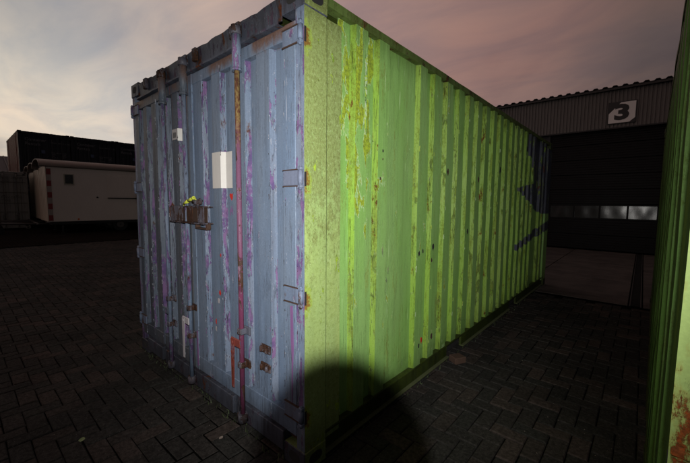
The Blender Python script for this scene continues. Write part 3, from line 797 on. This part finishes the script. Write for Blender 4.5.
# ------------------------------------------------------------------ container on the right
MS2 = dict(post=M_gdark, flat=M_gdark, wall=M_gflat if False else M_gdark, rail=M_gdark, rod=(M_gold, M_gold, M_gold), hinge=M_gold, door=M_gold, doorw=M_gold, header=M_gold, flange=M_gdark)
M_g2w = old_paint('green_paint_shaded_side', (0.022, 0.045, 0.010, 1), (0.016, 0.030, 0.008, 1), (0.05, 0.07, 0.015, 1), (0.1, 0.13, 0.05, 1), 0.70, 0.69, mossy=(0.08, 0.12, 0.015, 1), moss=0.6, streak=0.7)  # shade of the side under grazing flash is put into this dark colour
MS2['flat'] = M_g2w; MS2['post'] = M_g2w; MS2['wall'] = old_paint('green_paint_shaded_ribs', (0.055, 0.115, 0.022, 1), (0.045, 0.09, 0.02, 1), (0.05, 0.07, 0.015, 1), (0.1, 0.13, 0.05, 1), 0.68, 0.69, mossy=(0.05, 0.07, 0.012, 1), moss=0.4, streak=0.7)  # ribs painted lighter than the flats, as if catching the flash
th = math.radians(-0.985)
org = Vector((1.389, -.320, 0)) - Matrix.Rotation(th, 3, 'Z') @ Vector((-W20, 0, 0))
c2 = thing('shipping_container', 'rust-pitted green container whose near corner fills the right edge of the picture', 'container', org, th)
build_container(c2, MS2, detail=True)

# ------------------------------------------------------------------ ground
def paver_mat():
    m, g, b = mat('brick_paver')
    o = g.new('ShaderNodeTexCoord').outputs['Object']; gp = g.new('ShaderNodeNewGeometry')
    r = g.math('FRACT', g.math('ADD', g.new('ShaderNodeObjectInfo').outputs['Random'], gp.outputs['Random Per Island']))
    pos = gp.outputs['Position']
    c = g.ramp(r, [(0, (0.016, 0.0155, 0.014, 1)), (.3, (0.023, 0.0205, 0.018, 1)), (.6, (0.019, 0.0185, 0.0165, 1)), (.88, (0.029, 0.0235, 0.020, 1)), (1, (0.036, 0.028, 0.024, 1))])
    c = g.mix(1.0, c, (1.6, 1.65, 1.7, 1), 'MULTIPLY')
    c = g.mix(g.step(g.noise(pos, 45, 6, 0.7), 0.35, 0.68), g.mix(1.0, c, (0.45, 0.45, 0.45, 1), 'MULTIPLY'), c)
    c = g.mix(g.math('MULTIPLY', g.step(g.noise(pos, 1.3, 5, 0.6), 0.42, 0.62), 0.55), c, g.mix(1.0, c, (0.40, 0.42, 0.42, 1), 'MULTIPLY'))
    sp_ = g.step(g.noise(pos, 190, 2, 0.6), 0.655, 0.73)
    c = g.mix(g.math('MULTIPLY', sp_, 0.7), c, (0.14, 0.13, 0.12, 1))
    base(b, g, c, 0.95, 0, 0.06, g.bump(g.noise(pos, 130, 5, 0.75), 0.003, 0.8))
    return m
M_pav = paver_mat()
def dirt_mat(name, c0, c1):
    m, g, b = mat(name)
    pos = g.new('ShaderNodeNewGeometry').outputs['Position']
    c = g.mix(g.step(g.noise(pos, 30, 6, 0.7), 0.35, 0.7), c0, c1)
    c = g.mix(g.step(g.noise(pos, 0.6, 5, 0.6), 0.35, 0.65), c, g.mix(1.0, c, (0.6, 0.6, 0.6, 1), 'MULTIPLY'))
    base(b, g, c, 1.0, 0, 0.03, g.bump(g.noise(pos, 150, 5, 0.8), 0.006, 1.0))
    return m
M_dirt = dirt_mat('joint_dirt', (0.002, 0.002, 0.0018, 1), (0.004, 0.004, 0.0034, 1))

def far_ground():
    m, g, b = mat('yard_paving_far')
    pos = g.new('ShaderNodeNewGeometry').outputs['Position']
    br = g.new('ShaderNodeTexBrick'); g.put(br.inputs['Vector'], pos); br.inputs['Scale'].default_value = 1.0
    br.inputs['Brick Width'].default_value = .22; br.inputs['Row Height'].default_value = .11; br.inputs['Mortar Size'].default_value = .008
    br.inputs['Color1'].default_value = (0.0125, 0.0120, 0.0105, 1); br.inputs['Color2'].default_value = (0.018, 0.015, 0.013, 1); br.inputs['Mortar'].default_value = (0.006, 0.0055, 0.005, 1)
    c = g.mix(g.math('MULTIPLY', g.step(g.noise(pos, 0.9, 6, 0.65), 0.35, 0.65), 0.6), br.outputs[0], (0.009, 0.0085, 0.008, 1))
    base(b, g, c, 1.0, 0, 0.0, g.bump(g.noise(pos, 60, 5, 0.7), 0.004, 0.7))
    return m
M_far = far_ground()
gm_ = bpy.data.meshes.new('ground')
R_ = 900
# the sheet drops 35 mm below the real pavers (joint bed) inside the paved quarter and is level beyond
gv = []; gf = []
def quad(x0, x1, y0, y1, z_, mi):
    i = len(gv); gv.extend([(x0, y0, z_), (x1, y0, z_), (x1, y1, z_), (x0, y1, z_)]); gf.append(((i, i + 1, i + 2, i + 3), mi))
PX0, PX1, PY0, PY1 = -13.5, 3.0, -5.0, 5.32
quad(-R_, PX0, -R_, R_, .006, 1); quad(PX1, R_, -R_, R_, .006, 1); quad(PX0, PX1, -R_, PY0, .006, 1); quad(PX0, PX1, PY1, R_, -.008, 1); quad(-R_, R_, -R_, R_, -.014, 0)
gm_.from_pydata(gv, [], [q_[0] for q_ in gf]); gm_.materials.append(M_dirt); gm_.materials.append(M_far)
for p_, q_ in zip(gm_.polygons, gf): p_.material_index = q_[1]
ground = link('ground', gm_, kind='structure')

# herringbone pavers
U = .1065; LW, SW = 2 * U - .006, U - .006
def paver_mesh():
    bm = bmesh.new(); a, b_ = LW / 2, SW / 2; c = .0055
    lo = [bm.verts.new(p_) for p_ in ((-a, -b_, -.05), (a, -b_, -.05), (a, b_, -.05), (-a, b_, -.05))]
    mi = [bm.verts.new(p_) for p_ in ((-a, -b_, -c), (a, -b_, -c), (a, b_, -c), (-a, b_, -c))]
    tp = [bm.verts.new(p_) for p_ in ((-a + c, -b_ + c, 0), (a - c, -b_ + c, 0), (a - c, b_ - c, 0), (-a + c, b_ - c, 0))]
    for i in range(4):
        j = (i + 1) % 4; bm.faces.new((lo[i], lo[j], mi[j], mi[i])); bm.faces.new((mi[i], mi[j], tp[j], tp[i]))
    bm.faces.new(tp); me = bpy.data.meshes.new('paver'); bm.to_mesh(me); bm.free(); me.materials.append(M_pav); return me
PM = paver_mesh()
Rinv = rot.transposed()
def inview(x, y):
    q_ = Rinv @ (Vector((x, y, 0)) - CAM)
    if q_.z > -.05: return False
    uu, vv = q_.x / -q_.z, q_.y / -q_.z
    return abs(uu) < 1.03 and abs(vv) < .70
def hidden(x, y):
    # behind the main container as seen from the camera
    dx, dy = x - CAM.x, y - CAM.y
    for k in range(1, 20):
        t = k / 20; px_, py_ = CAM.x + dx * t, CAM.y + dy * t
        if -2.40 < px_ < -.04 and .04 < py_ < 6.02: return True
    return False
pav = []
nx0, nx1 = int(PX0 / U) - 1, int(PX1 / U) + 1; ny0, ny1 = int(PY0 / U) - 1, int(PY1 / U) + 1
for ix in range(nx0, nx1):
    for iy in range(ny0, ny1):
        c = (ix - iy) % 4
        if c == 0: x, y, r = (ix + 1) * U, (iy + .5) * U, 0
        elif c == 3: x, y, r = (ix + .5) * U, (iy + 1) * U, PI / 2
        else: continue
        if x < PX0 + .12 or x > PX1 - .12 or y < PY0 + .12 or y > PY1 - .115: continue
        if -2.3 < x < -.15 and .2 < y: continue
        d = math.hypot(x - CAM.x, y - CAM.y)
        if d > 9 and not inview(x, y): continue
        pav.append((x, y, r, d))
vis = sorted([p_ for p_ in pav if inview(p_[0], p_[1]) and not hidden(p_[0], p_[1])], key=lambda p_: p_[3])[:300]
vs = set((p_[0], p_[1]) for p_ in vis)
def pose(x, y, r):
    q2 = random.Random(int(x * 9999) * 7 + int(y * 9999))
    zz_ = wob(x, y, 0, .010, .7) + q2.uniform(-.0025, .0025) - .003
    return Matrix.Translation((x + q2.uniform(-.0015, .0015), y + q2.uniform(-.0015, .0015), zz_)) @ Matrix.Rotation(r + q2.uniform(-.012, .012), 4, 'Z') @ Matrix.Rotation(q2.uniform(-.012, .012), 4, 'X') @ Matrix.Rotation(q2.uniform(-.010, .010), 4, 'Y')
for x, y, r, d in vis:
    o = bpy.data.objects.new('paver', PM); COL.objects.link(o); o.parent = ground; o.matrix_world = pose(x, y, r)
V0 = [v.co.copy() for v in PM.vertices]; F0 = [tuple(p_.vertices) for p_ in PM.polygons]
VV, FF = [], []
for x, y, r, d in pav:
    if (x, y) in vs: continue
    mw = pose(x, y, r); i0 = len(VV); VV += [mw @ v for v in V0]; FF += [tuple(i + i0 for i in f_) for f_ in F0]
me = bpy.data.meshes.new('paver_field'); me.from_pydata(VV, [], FF); me.materials.append(M_pav)
link('paver_field', me, ground, kind='stuff')

# concrete slabs in front of the hall
def conc():
    m, g, b = mat('worn_concrete')
    pos = g.new('ShaderNodeNewGeometry').outputs['Position']
    c = g.mix(g.step(g.noise(pos, 2.2, 7, 0.65), 0.3, 0.7), (0.035, 0.030, 0.027, 1), (0.065, 0.055, 0.049, 1))
    c = g.mix(g.step(g.noise(g.scale(pos, (0.7, 3, 1)), 1.5, 5, 0.6), 0.5, 0.66), c, g.mix(1.0, c, (0.6, 0.6, 0.6, 1), 'MULTIPLY'))
    c = g.mix(g.step(g.noise(pos, 90, 4, 0.7), 0.4, 0.7), c, g.mix(1.0, c, (0.8, 0.8, 0.8, 1), 'MULTIPLY'))
    base(b, g, c, 0.85, 0, 0.25, g.bump(g.noise(pos, 50, 6, 0.7), 0.004, 0.6)); return m
M_conc = conc()
apron = link('concrete_apron', bpy.data.meshes.new('concrete_apron'), kind='structure')
bm = B(-7.2, 9.2, 5.325, 12.40, -.05, -.003); bm.to_mesh(apron.data); bm.free(); apron.data.materials.append(M_dirt)
ys = [5.33, 7.08, 8.86, 10.64, 12.40]
xsb = [-7.2, -5.2, -2.85, -.32, 1.24]
xsb2 = [1.40, 3.4, 5.4, 7.4, 9.2]
for row in range(4):
    for seq in (xsb, xsb2):
        for a, b_ in zip(seq[:-1], seq[1:]):
            bm = B(a + .008, b_ - .008, ys[row] + .008, ys[row + 1] - .008, -.05, .004 + rnd.uniform(-.002, .002), .004)
            bm_obj('concrete_slab', bm, apron, M_conc)
bm = bmesh.new(); box(bm, 1.25, 1.265, 5.34, 12.39, -.05, .006); box(bm, 1.375, 1.39, 5.34, 12.39, -.05, .006); box(bm, 1.266, 1.374, 5.34, 12.39, -.05, -.02)
dg_ = bm_obj('drain_channel', bm, apron, simple('drain_steel', (0.02, 0.02, 0.02), 0.6))
bm = bmesh.new()
y = 5.4
while y < 12.35: box(bm, 1.266, 1.374, y, y + .018, -.012, -.002); y += .05
bm_obj('drain_grate', bm, apron, M_hole, kind='stuff')

# loose brick by the fork pocket, leaves and grit
bm = B(-.062, .062, -.05, .05, 0, .062, .006)
for v in bm.verts: v.co += Vector((rnd.uniform(-.003, .003),) * 3)
m_, g_, b_ = mat('orange_brick'); pos = g_.new('ShaderNodeTexCoord').outputs['Object']
base(b_, g_, g_.mix(g_.noise(pos, 30, 5, .7), (0.035, 0.022, 0.016, 1), (0.075, 0.045, 0.032, 1)), .9, 0, .2, g_.bump(g_.noise(pos, 120, 5, .7), .003))
bk = bm_obj('brick', bm, None, m_); bk.location = (.085, 1.86, .004); bk.rotation_euler = (0, 0, math.radians(62))
tag(bk, 'loose reddish brick lying against the foot of the green container wall', 'brick')
def leaf(x, y, s, rz, m, label):
    bm = bmesh.new(); n = 7; L_, R2, C_ = [], [], []
    for i in range(n):
        t = i / (n - 1); w2 = .38 * math.sin(PI * (t * .92 + .05)); zc = .004 + .10 * abs(t - .5) + .02
        C_.append(bm.verts.new((0, (t - .5), zc - .02))); L_.append(bm.verts.new((-w2, t - .5, zc + .08 * w2))); R2.append(bm.verts.new((w2, t - .5, zc + .12 * w2)))
    for i in range(n - 1):
        bm.faces.new((C_[i], C_[i + 1], L_[i + 1], L_[i])); bm.faces.new((C_[i], R2[i], R2[i + 1], C_[i + 1]))
    for v in bm.verts: v.co *= s
    o = bm_obj('leaf', bm, None, m); o.location = (x, y, .008); o.rotation_euler = (0, 0, rz); tag(o, label, 'leaf'); return o
M_leafg = simple('green_leaf', (0.10, 0.14, 0.04), .6); M_leafp = simple('pale_leaf', (0.2, 0.17, 0.14), .7)
leaf(-1.233, -.751, .045, 1.1, M_leafg, 'small pale green leaf on the dark pavers at the bottom left')
leaf(-.604, -.164, .030, .3, M_leafp, 'tiny whitish leaf on the pavers in front of the blue doors')
leaf(-3.6, .9, .05, .8, M_leafp, 'dry leaf lying on the open yard left of the blue doors')
# grit
bm = bmesh.new(); q = random.Random(5)
for _ in range(1500):
    a = q.uniform(0, 1); x = q.uniform(-6, 1.3); y = q.uniform(-1.6, 5.1)
    if -2.44 < x < .0 and y > -.03: continue
    r = q.uniform(.0012, .0034) * (1.6 if q.random() < .08 else 1)
    p0 = Vector((x, y, wob(x, y, 0, .010, .7) + r * .6))
    t = [bm.verts.new(p0 + Vector((q.uniform(-1, 1), q.uniform(-1, 1), q.uniform(-.5, 1))).normalized() * r) for _k in range(4)]
    for c in ((0, 1, 2), (0, 2, 3), (0, 3, 1), (1, 3, 2)): bm.faces.new([t[k] for k in c])
bm_obj('grit', bm, None, simple('pale_grit', (0.22, 0.19, 0.16), .8), kind='stuff')

# rubbish and weeds at the foot of the doors
bm = bmesh.new(); q = random.Random(8)
for _ in range(240):
    if q.random() < .5: x, y = q.uniform(-2.44, -.1), q.uniform(-.05, .03)
    else: x, y = q.uniform(-.02, .035), q.uniform(.1, 6.0)
    h_ = q.uniform(.012, .05); a = q.uniform(0, 2 * PI); w_ = .004
    p0 = Vector((x, y, -.004)); d = Vector((math.cos(a), math.sin(a), 0)); tip = p0 + Vector((q.uniform(-.02, .02), q.uniform(-.02, .02), h_))
    vv_ = [bm.verts.new(p0 - d * w_), bm.verts.new(p0 + d * w_), bm.verts.new(tip)]; bm.faces.new(vv_)
bm_obj('weeds', bm, None, simple('weed_green', (0.03, 0.045, 0.015), .7), kind='stuff')

# ------------------------------------------------------------------ hall
def cladding(name, c, var=.2):
    return simple(name, c, .55, var, 1.5)
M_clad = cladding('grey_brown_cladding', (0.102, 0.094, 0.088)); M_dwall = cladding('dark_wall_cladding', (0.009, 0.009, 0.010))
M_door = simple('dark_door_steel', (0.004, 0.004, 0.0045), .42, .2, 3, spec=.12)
M_roofm = simple('dark_roof_sheet', (0.03, 0.028, 0.028), .6)
hall = thing('warehouse', 'low industrial hall with ribbed grey fascia and dark door at the end of the gap', 'building', (0, 12.4, 0))
Y0 = -.05   # local: fascia plane
HX0, HX1 = -9.0, 11.0
bm = bmesh.new(); rib = .095; n = int((HX1 - HX0) / rib)
P = []
for i in range(n):
    x = HX0 + i * rib; P += [(x, Y0), (x + .045, Y0), (x + .055, Y0 + .022), (x + .085, Y0 + .022)]
P.append((HX1, Y0))
A = [bm.verts.new((x, y, 3.86)) for x, y in P]; C = [bm.verts.new((x, y, 4.98)) for x, y in P]
for i in range(len(P) - 1): bm.faces.new((A[i], A[i + 1], C[i + 1], C[i]))
bm_obj('fascia', bm, hall, M_clad)
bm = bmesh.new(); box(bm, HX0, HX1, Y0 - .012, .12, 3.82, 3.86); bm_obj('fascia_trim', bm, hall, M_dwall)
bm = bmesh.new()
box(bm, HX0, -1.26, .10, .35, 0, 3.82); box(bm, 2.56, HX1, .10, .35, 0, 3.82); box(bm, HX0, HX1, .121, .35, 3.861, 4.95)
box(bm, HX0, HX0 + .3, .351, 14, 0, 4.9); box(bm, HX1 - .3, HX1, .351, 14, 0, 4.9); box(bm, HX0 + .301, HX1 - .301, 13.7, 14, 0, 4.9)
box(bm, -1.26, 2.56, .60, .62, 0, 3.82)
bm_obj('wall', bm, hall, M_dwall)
# corrugated roof sheet edge
bm = bmesh.new(); P = []; nn = int((HX1 - HX0 + .4) / .04)
for i in range(nn + 1):
    x = HX0 - .2 + i * .04; k = i % 6
    P.append((x, 5.055 + (.045 if k in (0, 1, 2) else 0.0)))
A = [bm.verts.new((x, Y0 - .12, z_)) for x, z_ in P]; C = [bm.verts.new((x, 7.0, z_ + .55)) for x, z_ in P]; D = [bm.verts.new((x, 14.1, z_)) for x, z_ in P]
A2 = [bm.verts.new((x, Y0 - .12, z_ - .02)) for x, z_ in P]
for i in range(len(P) - 1):
    bm.faces.new((A[i], A[i + 1], C[i + 1], C[i])); bm.faces.new((C[i], C[i + 1], D[i + 1], D[i])); bm.faces.new((A2[i], A2[i + 1], A[i + 1], A[i]))
rf = bm_obj('roof', bm, hall, M_roofm)
bm = B(HX0 - .2, HX1 + .2, Y0 - .10, Y0 + .15, 4.98, 5.045); bm_obj('gutter', bm, rf, M_roofm)
# sectional door
dr = bpy.data.objects.new('sectional_door', None); COL.objects.link(dr); dr.parent = hall
DX0, DX1, DY = -1.24, 2.54, .14
rows_ = [(0.02, .50), (.50, 1.0), (1.0, 1.50), (1.50, 1.98), (1.98, 2.46), (2.46, 2.94), (2.94, 3.42), (3.42, 3.86)]
M_win = simple('scratched_acrylic_window', (0.012, 0.012, 0.013), .19, .5, 3, spec=.9, bump=.0006)
for k, (za, zb_) in enumerate(rows_):
    bm = bmesh.new()
    if k != 2:
        # ribbed panel: shallow horizontal ribs
        nr = 6; pr = []
        for i in range(nr):
            z0_ = za + .008 + (zb_ - za - .016) * i / nr; z1_ = za + .008 + (zb_ - za - .016) * (i + 1) / nr
            pr += [(DY, z0_), (DY - .004, z0_ + .008), (DY - .004, z1_ - .012), (DY, z1_ - .002)]
        pr = [(DY + .03, za + .004)] + pr + [(DY + .03, zb_ - .004)]
        nxp = 24
        cols = [[bm.verts.new((DX0 + (DX1 - DX0) * j / nxp, y + .0012 * math.sin(j * 2.1 + k), z_)) for y, z_ in pr] for j in range(nxp + 1)]
        for j in range(nxp):
            for i in range(len(pr) - 1): bm.faces.new((cols[j][i], cols[j + 1][i], cols[j + 1][i + 1], cols[j][i + 1]))
        bm_obj('door_section', bm, dr, M_door)
    else:
        box(bm, DX0, DX1, DY, DY + .03, za + .004, za + .055); box(bm, DX0, DX1, DY, DY + .03, 1.445, zb_ - .004)
        for j in range(6):
            x = -1.12 + .70 * j - .05; box(bm, x, x + .05, DY + .001, DY + .029, za + .055, 1.445)
        box(bm, DX0, -1.17, DY + .001, DY + .029, za + .055, 1.445)
        sec = bm_obj('door_section', bm, dr, M_door)
        for j in range(5):
            x = -1.12 + .70 * j
            tl = (.0, .0, .002, .004, .0)[j]
            bm = bmesh.new(); n = 10
            for i in range(n + 1):
                pass
            G = [[bm.verts.new((x + .65 * i / n, DY + .014 + .0035 * math.sin(i * .9 + j * 2) * math.sin(PI * jj / 5), 1.055 + .39 * jj / 5)) for jj in range(6)] for i in range(n + 1)]
            for i in range(n):
                for jj in range(5): bm.faces.new((G[i][jj], G[i + 1][jj], G[i + 1][jj + 1], G[i][jj + 1]))
            bm_obj('window_pane', bm, sec, M_win, smooth=True)
bm = bmesh.new(); box(bm, -1.30, -1.24, .05, .16, 0, 3.82); box(bm, 2.54, 2.60, .05, .16, 0, 3.82); bm_obj('door_frame', bm, hall, M_dwall)
# number sign
sg = thing('number_sign', 'black and white sign with the number 3 on the fascia above the dark door', 'sign', (0, 12.4 + Y0, 0))
bm = B(.295, .985, -.032, -.012, 3.96, 4.615, .003); bm_obj('sign_board', bm, sg, M_ink)
bm = bmesh.new(); prism(bm, [(.325, 3.985), (.83, 3.985), (.96, 4.10), (.96, 4.585), (.61, 4.585), (.325, 4.27)], 'y', -.0352, -.0325)
bm_obj('sign_face', bm, sg, simple('sign_white', (0.62, 0.60, 0.58), .5, .12, 5))
mw = Matrix.Translation((.645, -.038, 4.275)) @ Matrix.Rotation(PI / 2, 4, 'X')
text_mesh('number', '3', .60, M_ink, sg, mw, offset=.030, extrude=.001, sx=1.28)

# ------------------------------------------------------------------ site trailers on the left
M_cream = simple('cream_trailer_board', (0.62, 0.53, 0.465), .6, .18, 1.2)
M_cream2 = simple('cream_end_board', (0.34, 0.30, 0.23), .6, .25, 1.5)
M_troof = simple('weathered_trailer_roof', (0.17, 0.14, 0.12), .7, .4, 2)
M_tglass = simple('dark_window_glass', (0.012, 0.012, 0.014), .15, .1, 4, spec=.6)
M_tred = simple('red_warning_strip', (0.20, 0.018, 0.018), .5); M_twht = simple('white_warning_strip', (0.30, 0.24, 0.21), .5)
M_tyre = simple('tyre_rubber', (0.012, 0.012, 0.012), .8); M_rim = simple('grey_rim', (0.08, 0.07, 0.065), .5, metal=.3)
M_chas = simple('chassis_steel', (0.022, 0.022, 0.022), .7)
M_amber = simple('amber_reflector', (0.55, 0.10, 0.02), .25)
def build_trailer(root):
    TL, TW, z0, z1 = 6.6, 2.30, .53, 2.96     # local: long side on x=0 facing +x, front end on y=0
    bm = B(-TW, 0, 0.02, TL, z0, z1, .01); body = bm_obj('body', bm, root, M_cream)
    bm = bmesh.new(); n = 10    # front boards
    for i in range(n):
        a = -TW + TW * i / n; bmb = B(a + .006, a + TW / n - .006, -.004 if i % 2 else -.010, .02, z0 + .01, z1 - .005, .003)
        bm_obj('front_board', bmb, root, M_cream2)
    bm.free()
    # barrel roof with overhang
    bm = bmesh.new(); n = 14; prof = []
    for i in range(n + 1):
        t = PI * i / n; prof.append((-TW / 2 + (TW / 2 + .07) * math.cos(t), z1 - .02 + .36 * math.sin(t) ** .8))
    inner = [(x * .97 - TW / 2 * .03, z_ - .035) for x, z_ in prof]
    O0 = [bm.verts.new((x, -.22, z_)) for x, z_ in prof]; O1 = [bm.verts.new((x, TL + .15, z_)) for x, z_ in prof]
    I0 = [bm.verts.new((x, -.22, z_)) for x, z_ in inner]; I1 = [bm.verts.new((x, TL + .15, z_)) for x, z_ in inner]
    for i in range(n):
        bm.faces.new((O0[i], O0[i + 1], O1[i + 1], O1[i])).smooth = True; bm.faces.new((I0[i], I1[i], I1[i + 1], I0[i + 1])); bm.faces.new((O0[i], I0[i], I0[i + 1], O0[i + 1])); bm.faces.new((O1[i], O1[i + 1], I1[i + 1], I1[i]))
    bm.faces.new((O0[0], O1[0], I1[0], I0[0])); bm.faces.new((O0[n], I0[n], I1[n], O1[n]))
    bm_obj('roof', bm, root, M_troof)
    bm = bmesh.new(); prism(bm, [(x * .95 - TW / 2 * .05, z_ - .04) for x, z_ in prof], 'y', -.0, .03); bm_obj('roof_end_board', bm, root, M_chas)
    # window, hatch, lamp
    wn = bm_obj('window', B(.001, .025, .60, .96, 2.16, 2.64, .004), root, M_cream2)
    bm_obj('pane', B(.026, .030, .64, .92, 2.21, 2.60), wn, M_tglass)
    sh = bm_obj('shutter', B(.001, .020, 2.22, 4.25, 1.60, 2.70, .005), root, M_cream)
    bm_obj('shutter_leaf', B(.021, .034, 2.28, 3.22, 1.66, 2.65, .004), sh, M_cream); bm_obj('shutter_leaf', B(.021, .034, 3.25, 4.20, 1.66, 2.65, .004), sh, M_cream)
    bm_obj('shutter_sill', B(.021, .05, 2.20, 4.27, 1.57, 1.61), sh, M_chas)
    bm = bmesh.new(); cyl(bm, (.0, 1.80, 1.62), (.04, 1.80, 1.62), .04); bm_obj('vent', bm, root, M_chas)
    bm = bmesh.new(); cyl(bm, (.0, 1.05, .62), (.03, 1.05, .62), .035); bm_obj('side_reflector', bm, root, M_amber)
    st = bm_obj('warning_strip', B(.0005, .010, .02, .17, z0 + .03, z1 - .10), root, M_twht)
    for k in range(5):
        a = z0 + .05 + k * .50; bm_obj('red_block', B(.0102, .0115, .02, .17, a, a + .24), st, M_tred)
    # running gear
    bm = bmesh.new(); box(bm, -TW + .3, -.12, .1, TL - .1, z0 - .14, z0 - .01); box(bm, -.10, -.06, .05, TL, z0 - .09, z0 - .005)
    cyl(bm, (-TW + .1, 2.72, .31), (-.1, 2.72, .31), .04); bm_obj('chassis', bm, root, M_chas)
    for wy in (2.72,):
        for wx in (-.30, -TW + .1):
            bm = bmesh.new(); cyl(bm, (wx, wy, .31), (wx + .18, wy, .31), .31, seg=24); t = bm_obj('wheel', bm, root, M_tyre)
            bm = bmesh.new(); cyl(bm, (wx + .17, wy, .31), (wx + .186, wy, .31), .17, .15, seg=16); bm_obj('rim', bm, t, M_rim)
    bm = bmesh.new()      # drawbar
    for a in (-.35, -TW + .35): 
        p0, p1 = Vector((a, .1, .42)), Vector((-TW / 2, -1.75, .45))
        for k in range(1): cyl(bm, p0, p1, .04, .035, 8)
    cyl(bm, (-TW / 2, -1.70, .45), (-TW / 2, -2.05, .47), .05); box(bm, -TW + .2, -.2, -.35, -.28, .40, .47)
    db = bm_obj('drawbar', bm, root, M_chas)
    bm = bmesh.new(); cyl(bm, (-TW / 2 + .12, -1.45, .16), (-TW / 2 + .12, -1.45, .95), .03); cyl(bm, (-TW / 2 + .12, -1.45, .95), (-TW / 2 + .02, -1.45, 1.0), .015)
    bm_obj('jockey_post', bm, db, M_rim)
    bm = bmesh.new(); cyl(bm, (-TW / 2 + .08, -1.45, .13), (-TW / 2 + .16, -1.45, .13), .13, seg=16); bm_obj('jockey_wheel', bm, db, M_tyre)
    bm = bmesh.new(); cyl(bm, (-.15, .5, 0), (-.15, .5, z0 - .1), .03); box(bm, -.22, -.08, .43, .57, 0, .02); cyl(bm, (-.15, TL - .4, 0), (-.15, TL - .4, z0 - .1), .03); bm_obj('support_leg', bm, root, M_chas)
    return root
TG = 'site trailers parked side by side'
t1 = thing('site_trailer', 'nearest of three cream site trailers, its corner striped red and white', 'trailer', (-18.12, 1.52, 0), -math.radians(19.0) * 0 - .0, TG)
build_trailer(t1)
TR = -math.radians(1.5)
t1.rotation_euler.z = TR
for i, lb_ in enumerate(('middle one of the three rounded-roof cream site trailers', 'farthest cream site trailer, next to the grey container doors')):
    t = copy_tree(t1); t['label'] = lb_
    off = Matrix.Rotation(TR, 3, 'Z') @ Vector((-2.5 * (i + 1), .05 * (i + 1), 0))
    t.location = Vector((-18.12, 1.52, 0)) + off

# ------------------------------------------------------------------ far containers
M_dk = simple('dark_container_paint', (0.010, 0.012, 0.018), .6, .3, 2); M_dkr = simple('dark_rod_paint', (0.030, 0.030, 0.036), .6)
M_rrust = simple('red_brown_container_side', (0.13, 0.040, 0.024), .6, .4, 2)
M_lgrey = simple('light_grey_container_paint', (0.24, 0.225, 0.205), .6, .3, 2); M_lg2 = simple('grey_rod_paint', (0.10, 0.095, 0.085), .6)
M_logo = simple('pale_lettering', (0.14, 0.14, 0.15), .6)
def far_ms(a, r, side): return dict(post=a, flat=side, wall=side, rail=a, rod=(r, r, r), hinge=a, door=a, doorw=a, header=a, flange=a)
proto = thing('stacked_container', '', 'container', (0, 0, 0))
build_container(proto, far_ms(M_dk, M_dkr, M_rrust), detail=False)
FR = PI / 2
ftx = Matrix.Rotation(PI / 2, 4, 'X')
def ftext(parent, s, x, z_, size, m=M_logo, sx=1.0, name='lettering'):
    return text_mesh(name, s, size, m, parent, Matrix.Translation((x, -.066, z_)) @ ftx, extrude=.001, align='LEFT', sx=sx)
ftext(proto, 'Container\nRentals', -2.15, 2.02, .24, name='company_lettering'); ftext(proto, 'CRXU 304117 5 22G1', -.95, 2.05, .11, name='serial_number')
ftext(proto, 'MAX.GROSS\nTARE\nNET\nCU.CAP.', -.95, 1.35, .09, name='weight_table'); ftext(proto, '30480\n2280\n28200\n33.2', -.42, 1.35, .09, name='weight_table')
bm_obj('door_placard', B(-1.42, -1.24, -.060, -.056, 1.42, 1.60), proto, simple('blue_placard', (0.05, 0.07, 0.13), .5))
FG = 'dark containers stacked behind the trailers'
flab = [('dark container with pale lettering, upper left of the far stack, red-brown side catching the sunset', 'dark container at ground level under the upper left one of the far stack'),
        ('second dark container from the left on top of the far stack', 'second dark container from the left in the bottom row of the far stack'),
        ('dark container on top of the far stack, its right half behind the blue doors', 'dark container in the bottom row of the far stack, partly behind the blue doors')]
first = True
for i in range(3):
    for lev in (1, 0):
        o = proto if first else copy_tree(proto); first = False
        o['label'] = flab[i][1 - lev]; o['group'] = FG
        # rotated +90: local (x,y)->(-y,x); local x in [-2.438,0] -> world y
        o.location = (-26.9, 1.60 + 2.438 + i * 2.50, lev * 2.80 + (0 if lev else 0)); o.rotation_euler = (0, 0, FR)
        o.scale = (1, 1, 2.80 / 2.591)
g1 = thing('storage_container', 'light grey container with barred doors at the far left edge of the yard', 'container', (-22.6, 1.42, 0), FR)
build_container(g1, far_ms(M_lgrey, M_lg2, M_lgrey), detail=False)
g1.scale = (1, 1, 2.896 / 2.591)
for zc in (.75, 1.15, 1.62, 2.08):
    bm_obj('door_bar', B(-2.36, -.08, -.062, -.058, zc, zc + .035), g1, M_lg2)
ftext(g1, 'TRNU 220418\n  45G1', -1.0, 2.22, .13, M_lg2); ftext(g1, 'STORAGE', -2.2, 1.35, .26, M_lg2); ftext(g1, 'MAX.GROSS\nTARE', -1.0, 1.35, .14, M_lg2)

# grey shed roof beyond
sh = thing('shed', 'grey pitched-roof shed beyond the containers at the left edge', 'building', (-46, -2, 0))
bm = B(-10, 0, -9, 5.0, 0, 3.9); bm_obj('wall', bm, sh, M_dwall)
bm = bmesh.new(); prism(bm, [(.5, 3.9), (-5, 6.1), (-10.5, 3.9), (-10.5, 3.8), (-5, 5.95), (.5, 3.75)], 'y', -9.4, 5.3)
rr = bm_obj('roof', bm, sh, simple('grey_roof_sheet', (0.055, 0.055, 0.06), .8, .3, 1))
for k in range(8):
    y = -9.3 + k * 2.0
    bm = bmesh.new(); prism(bm, [(.5, 3.91), (-5, 6.11), (-5, 6.16), (.5, 3.96)], 'y', y, y + .08); bm_obj('roof_seam', bm, rr, M_roofm)
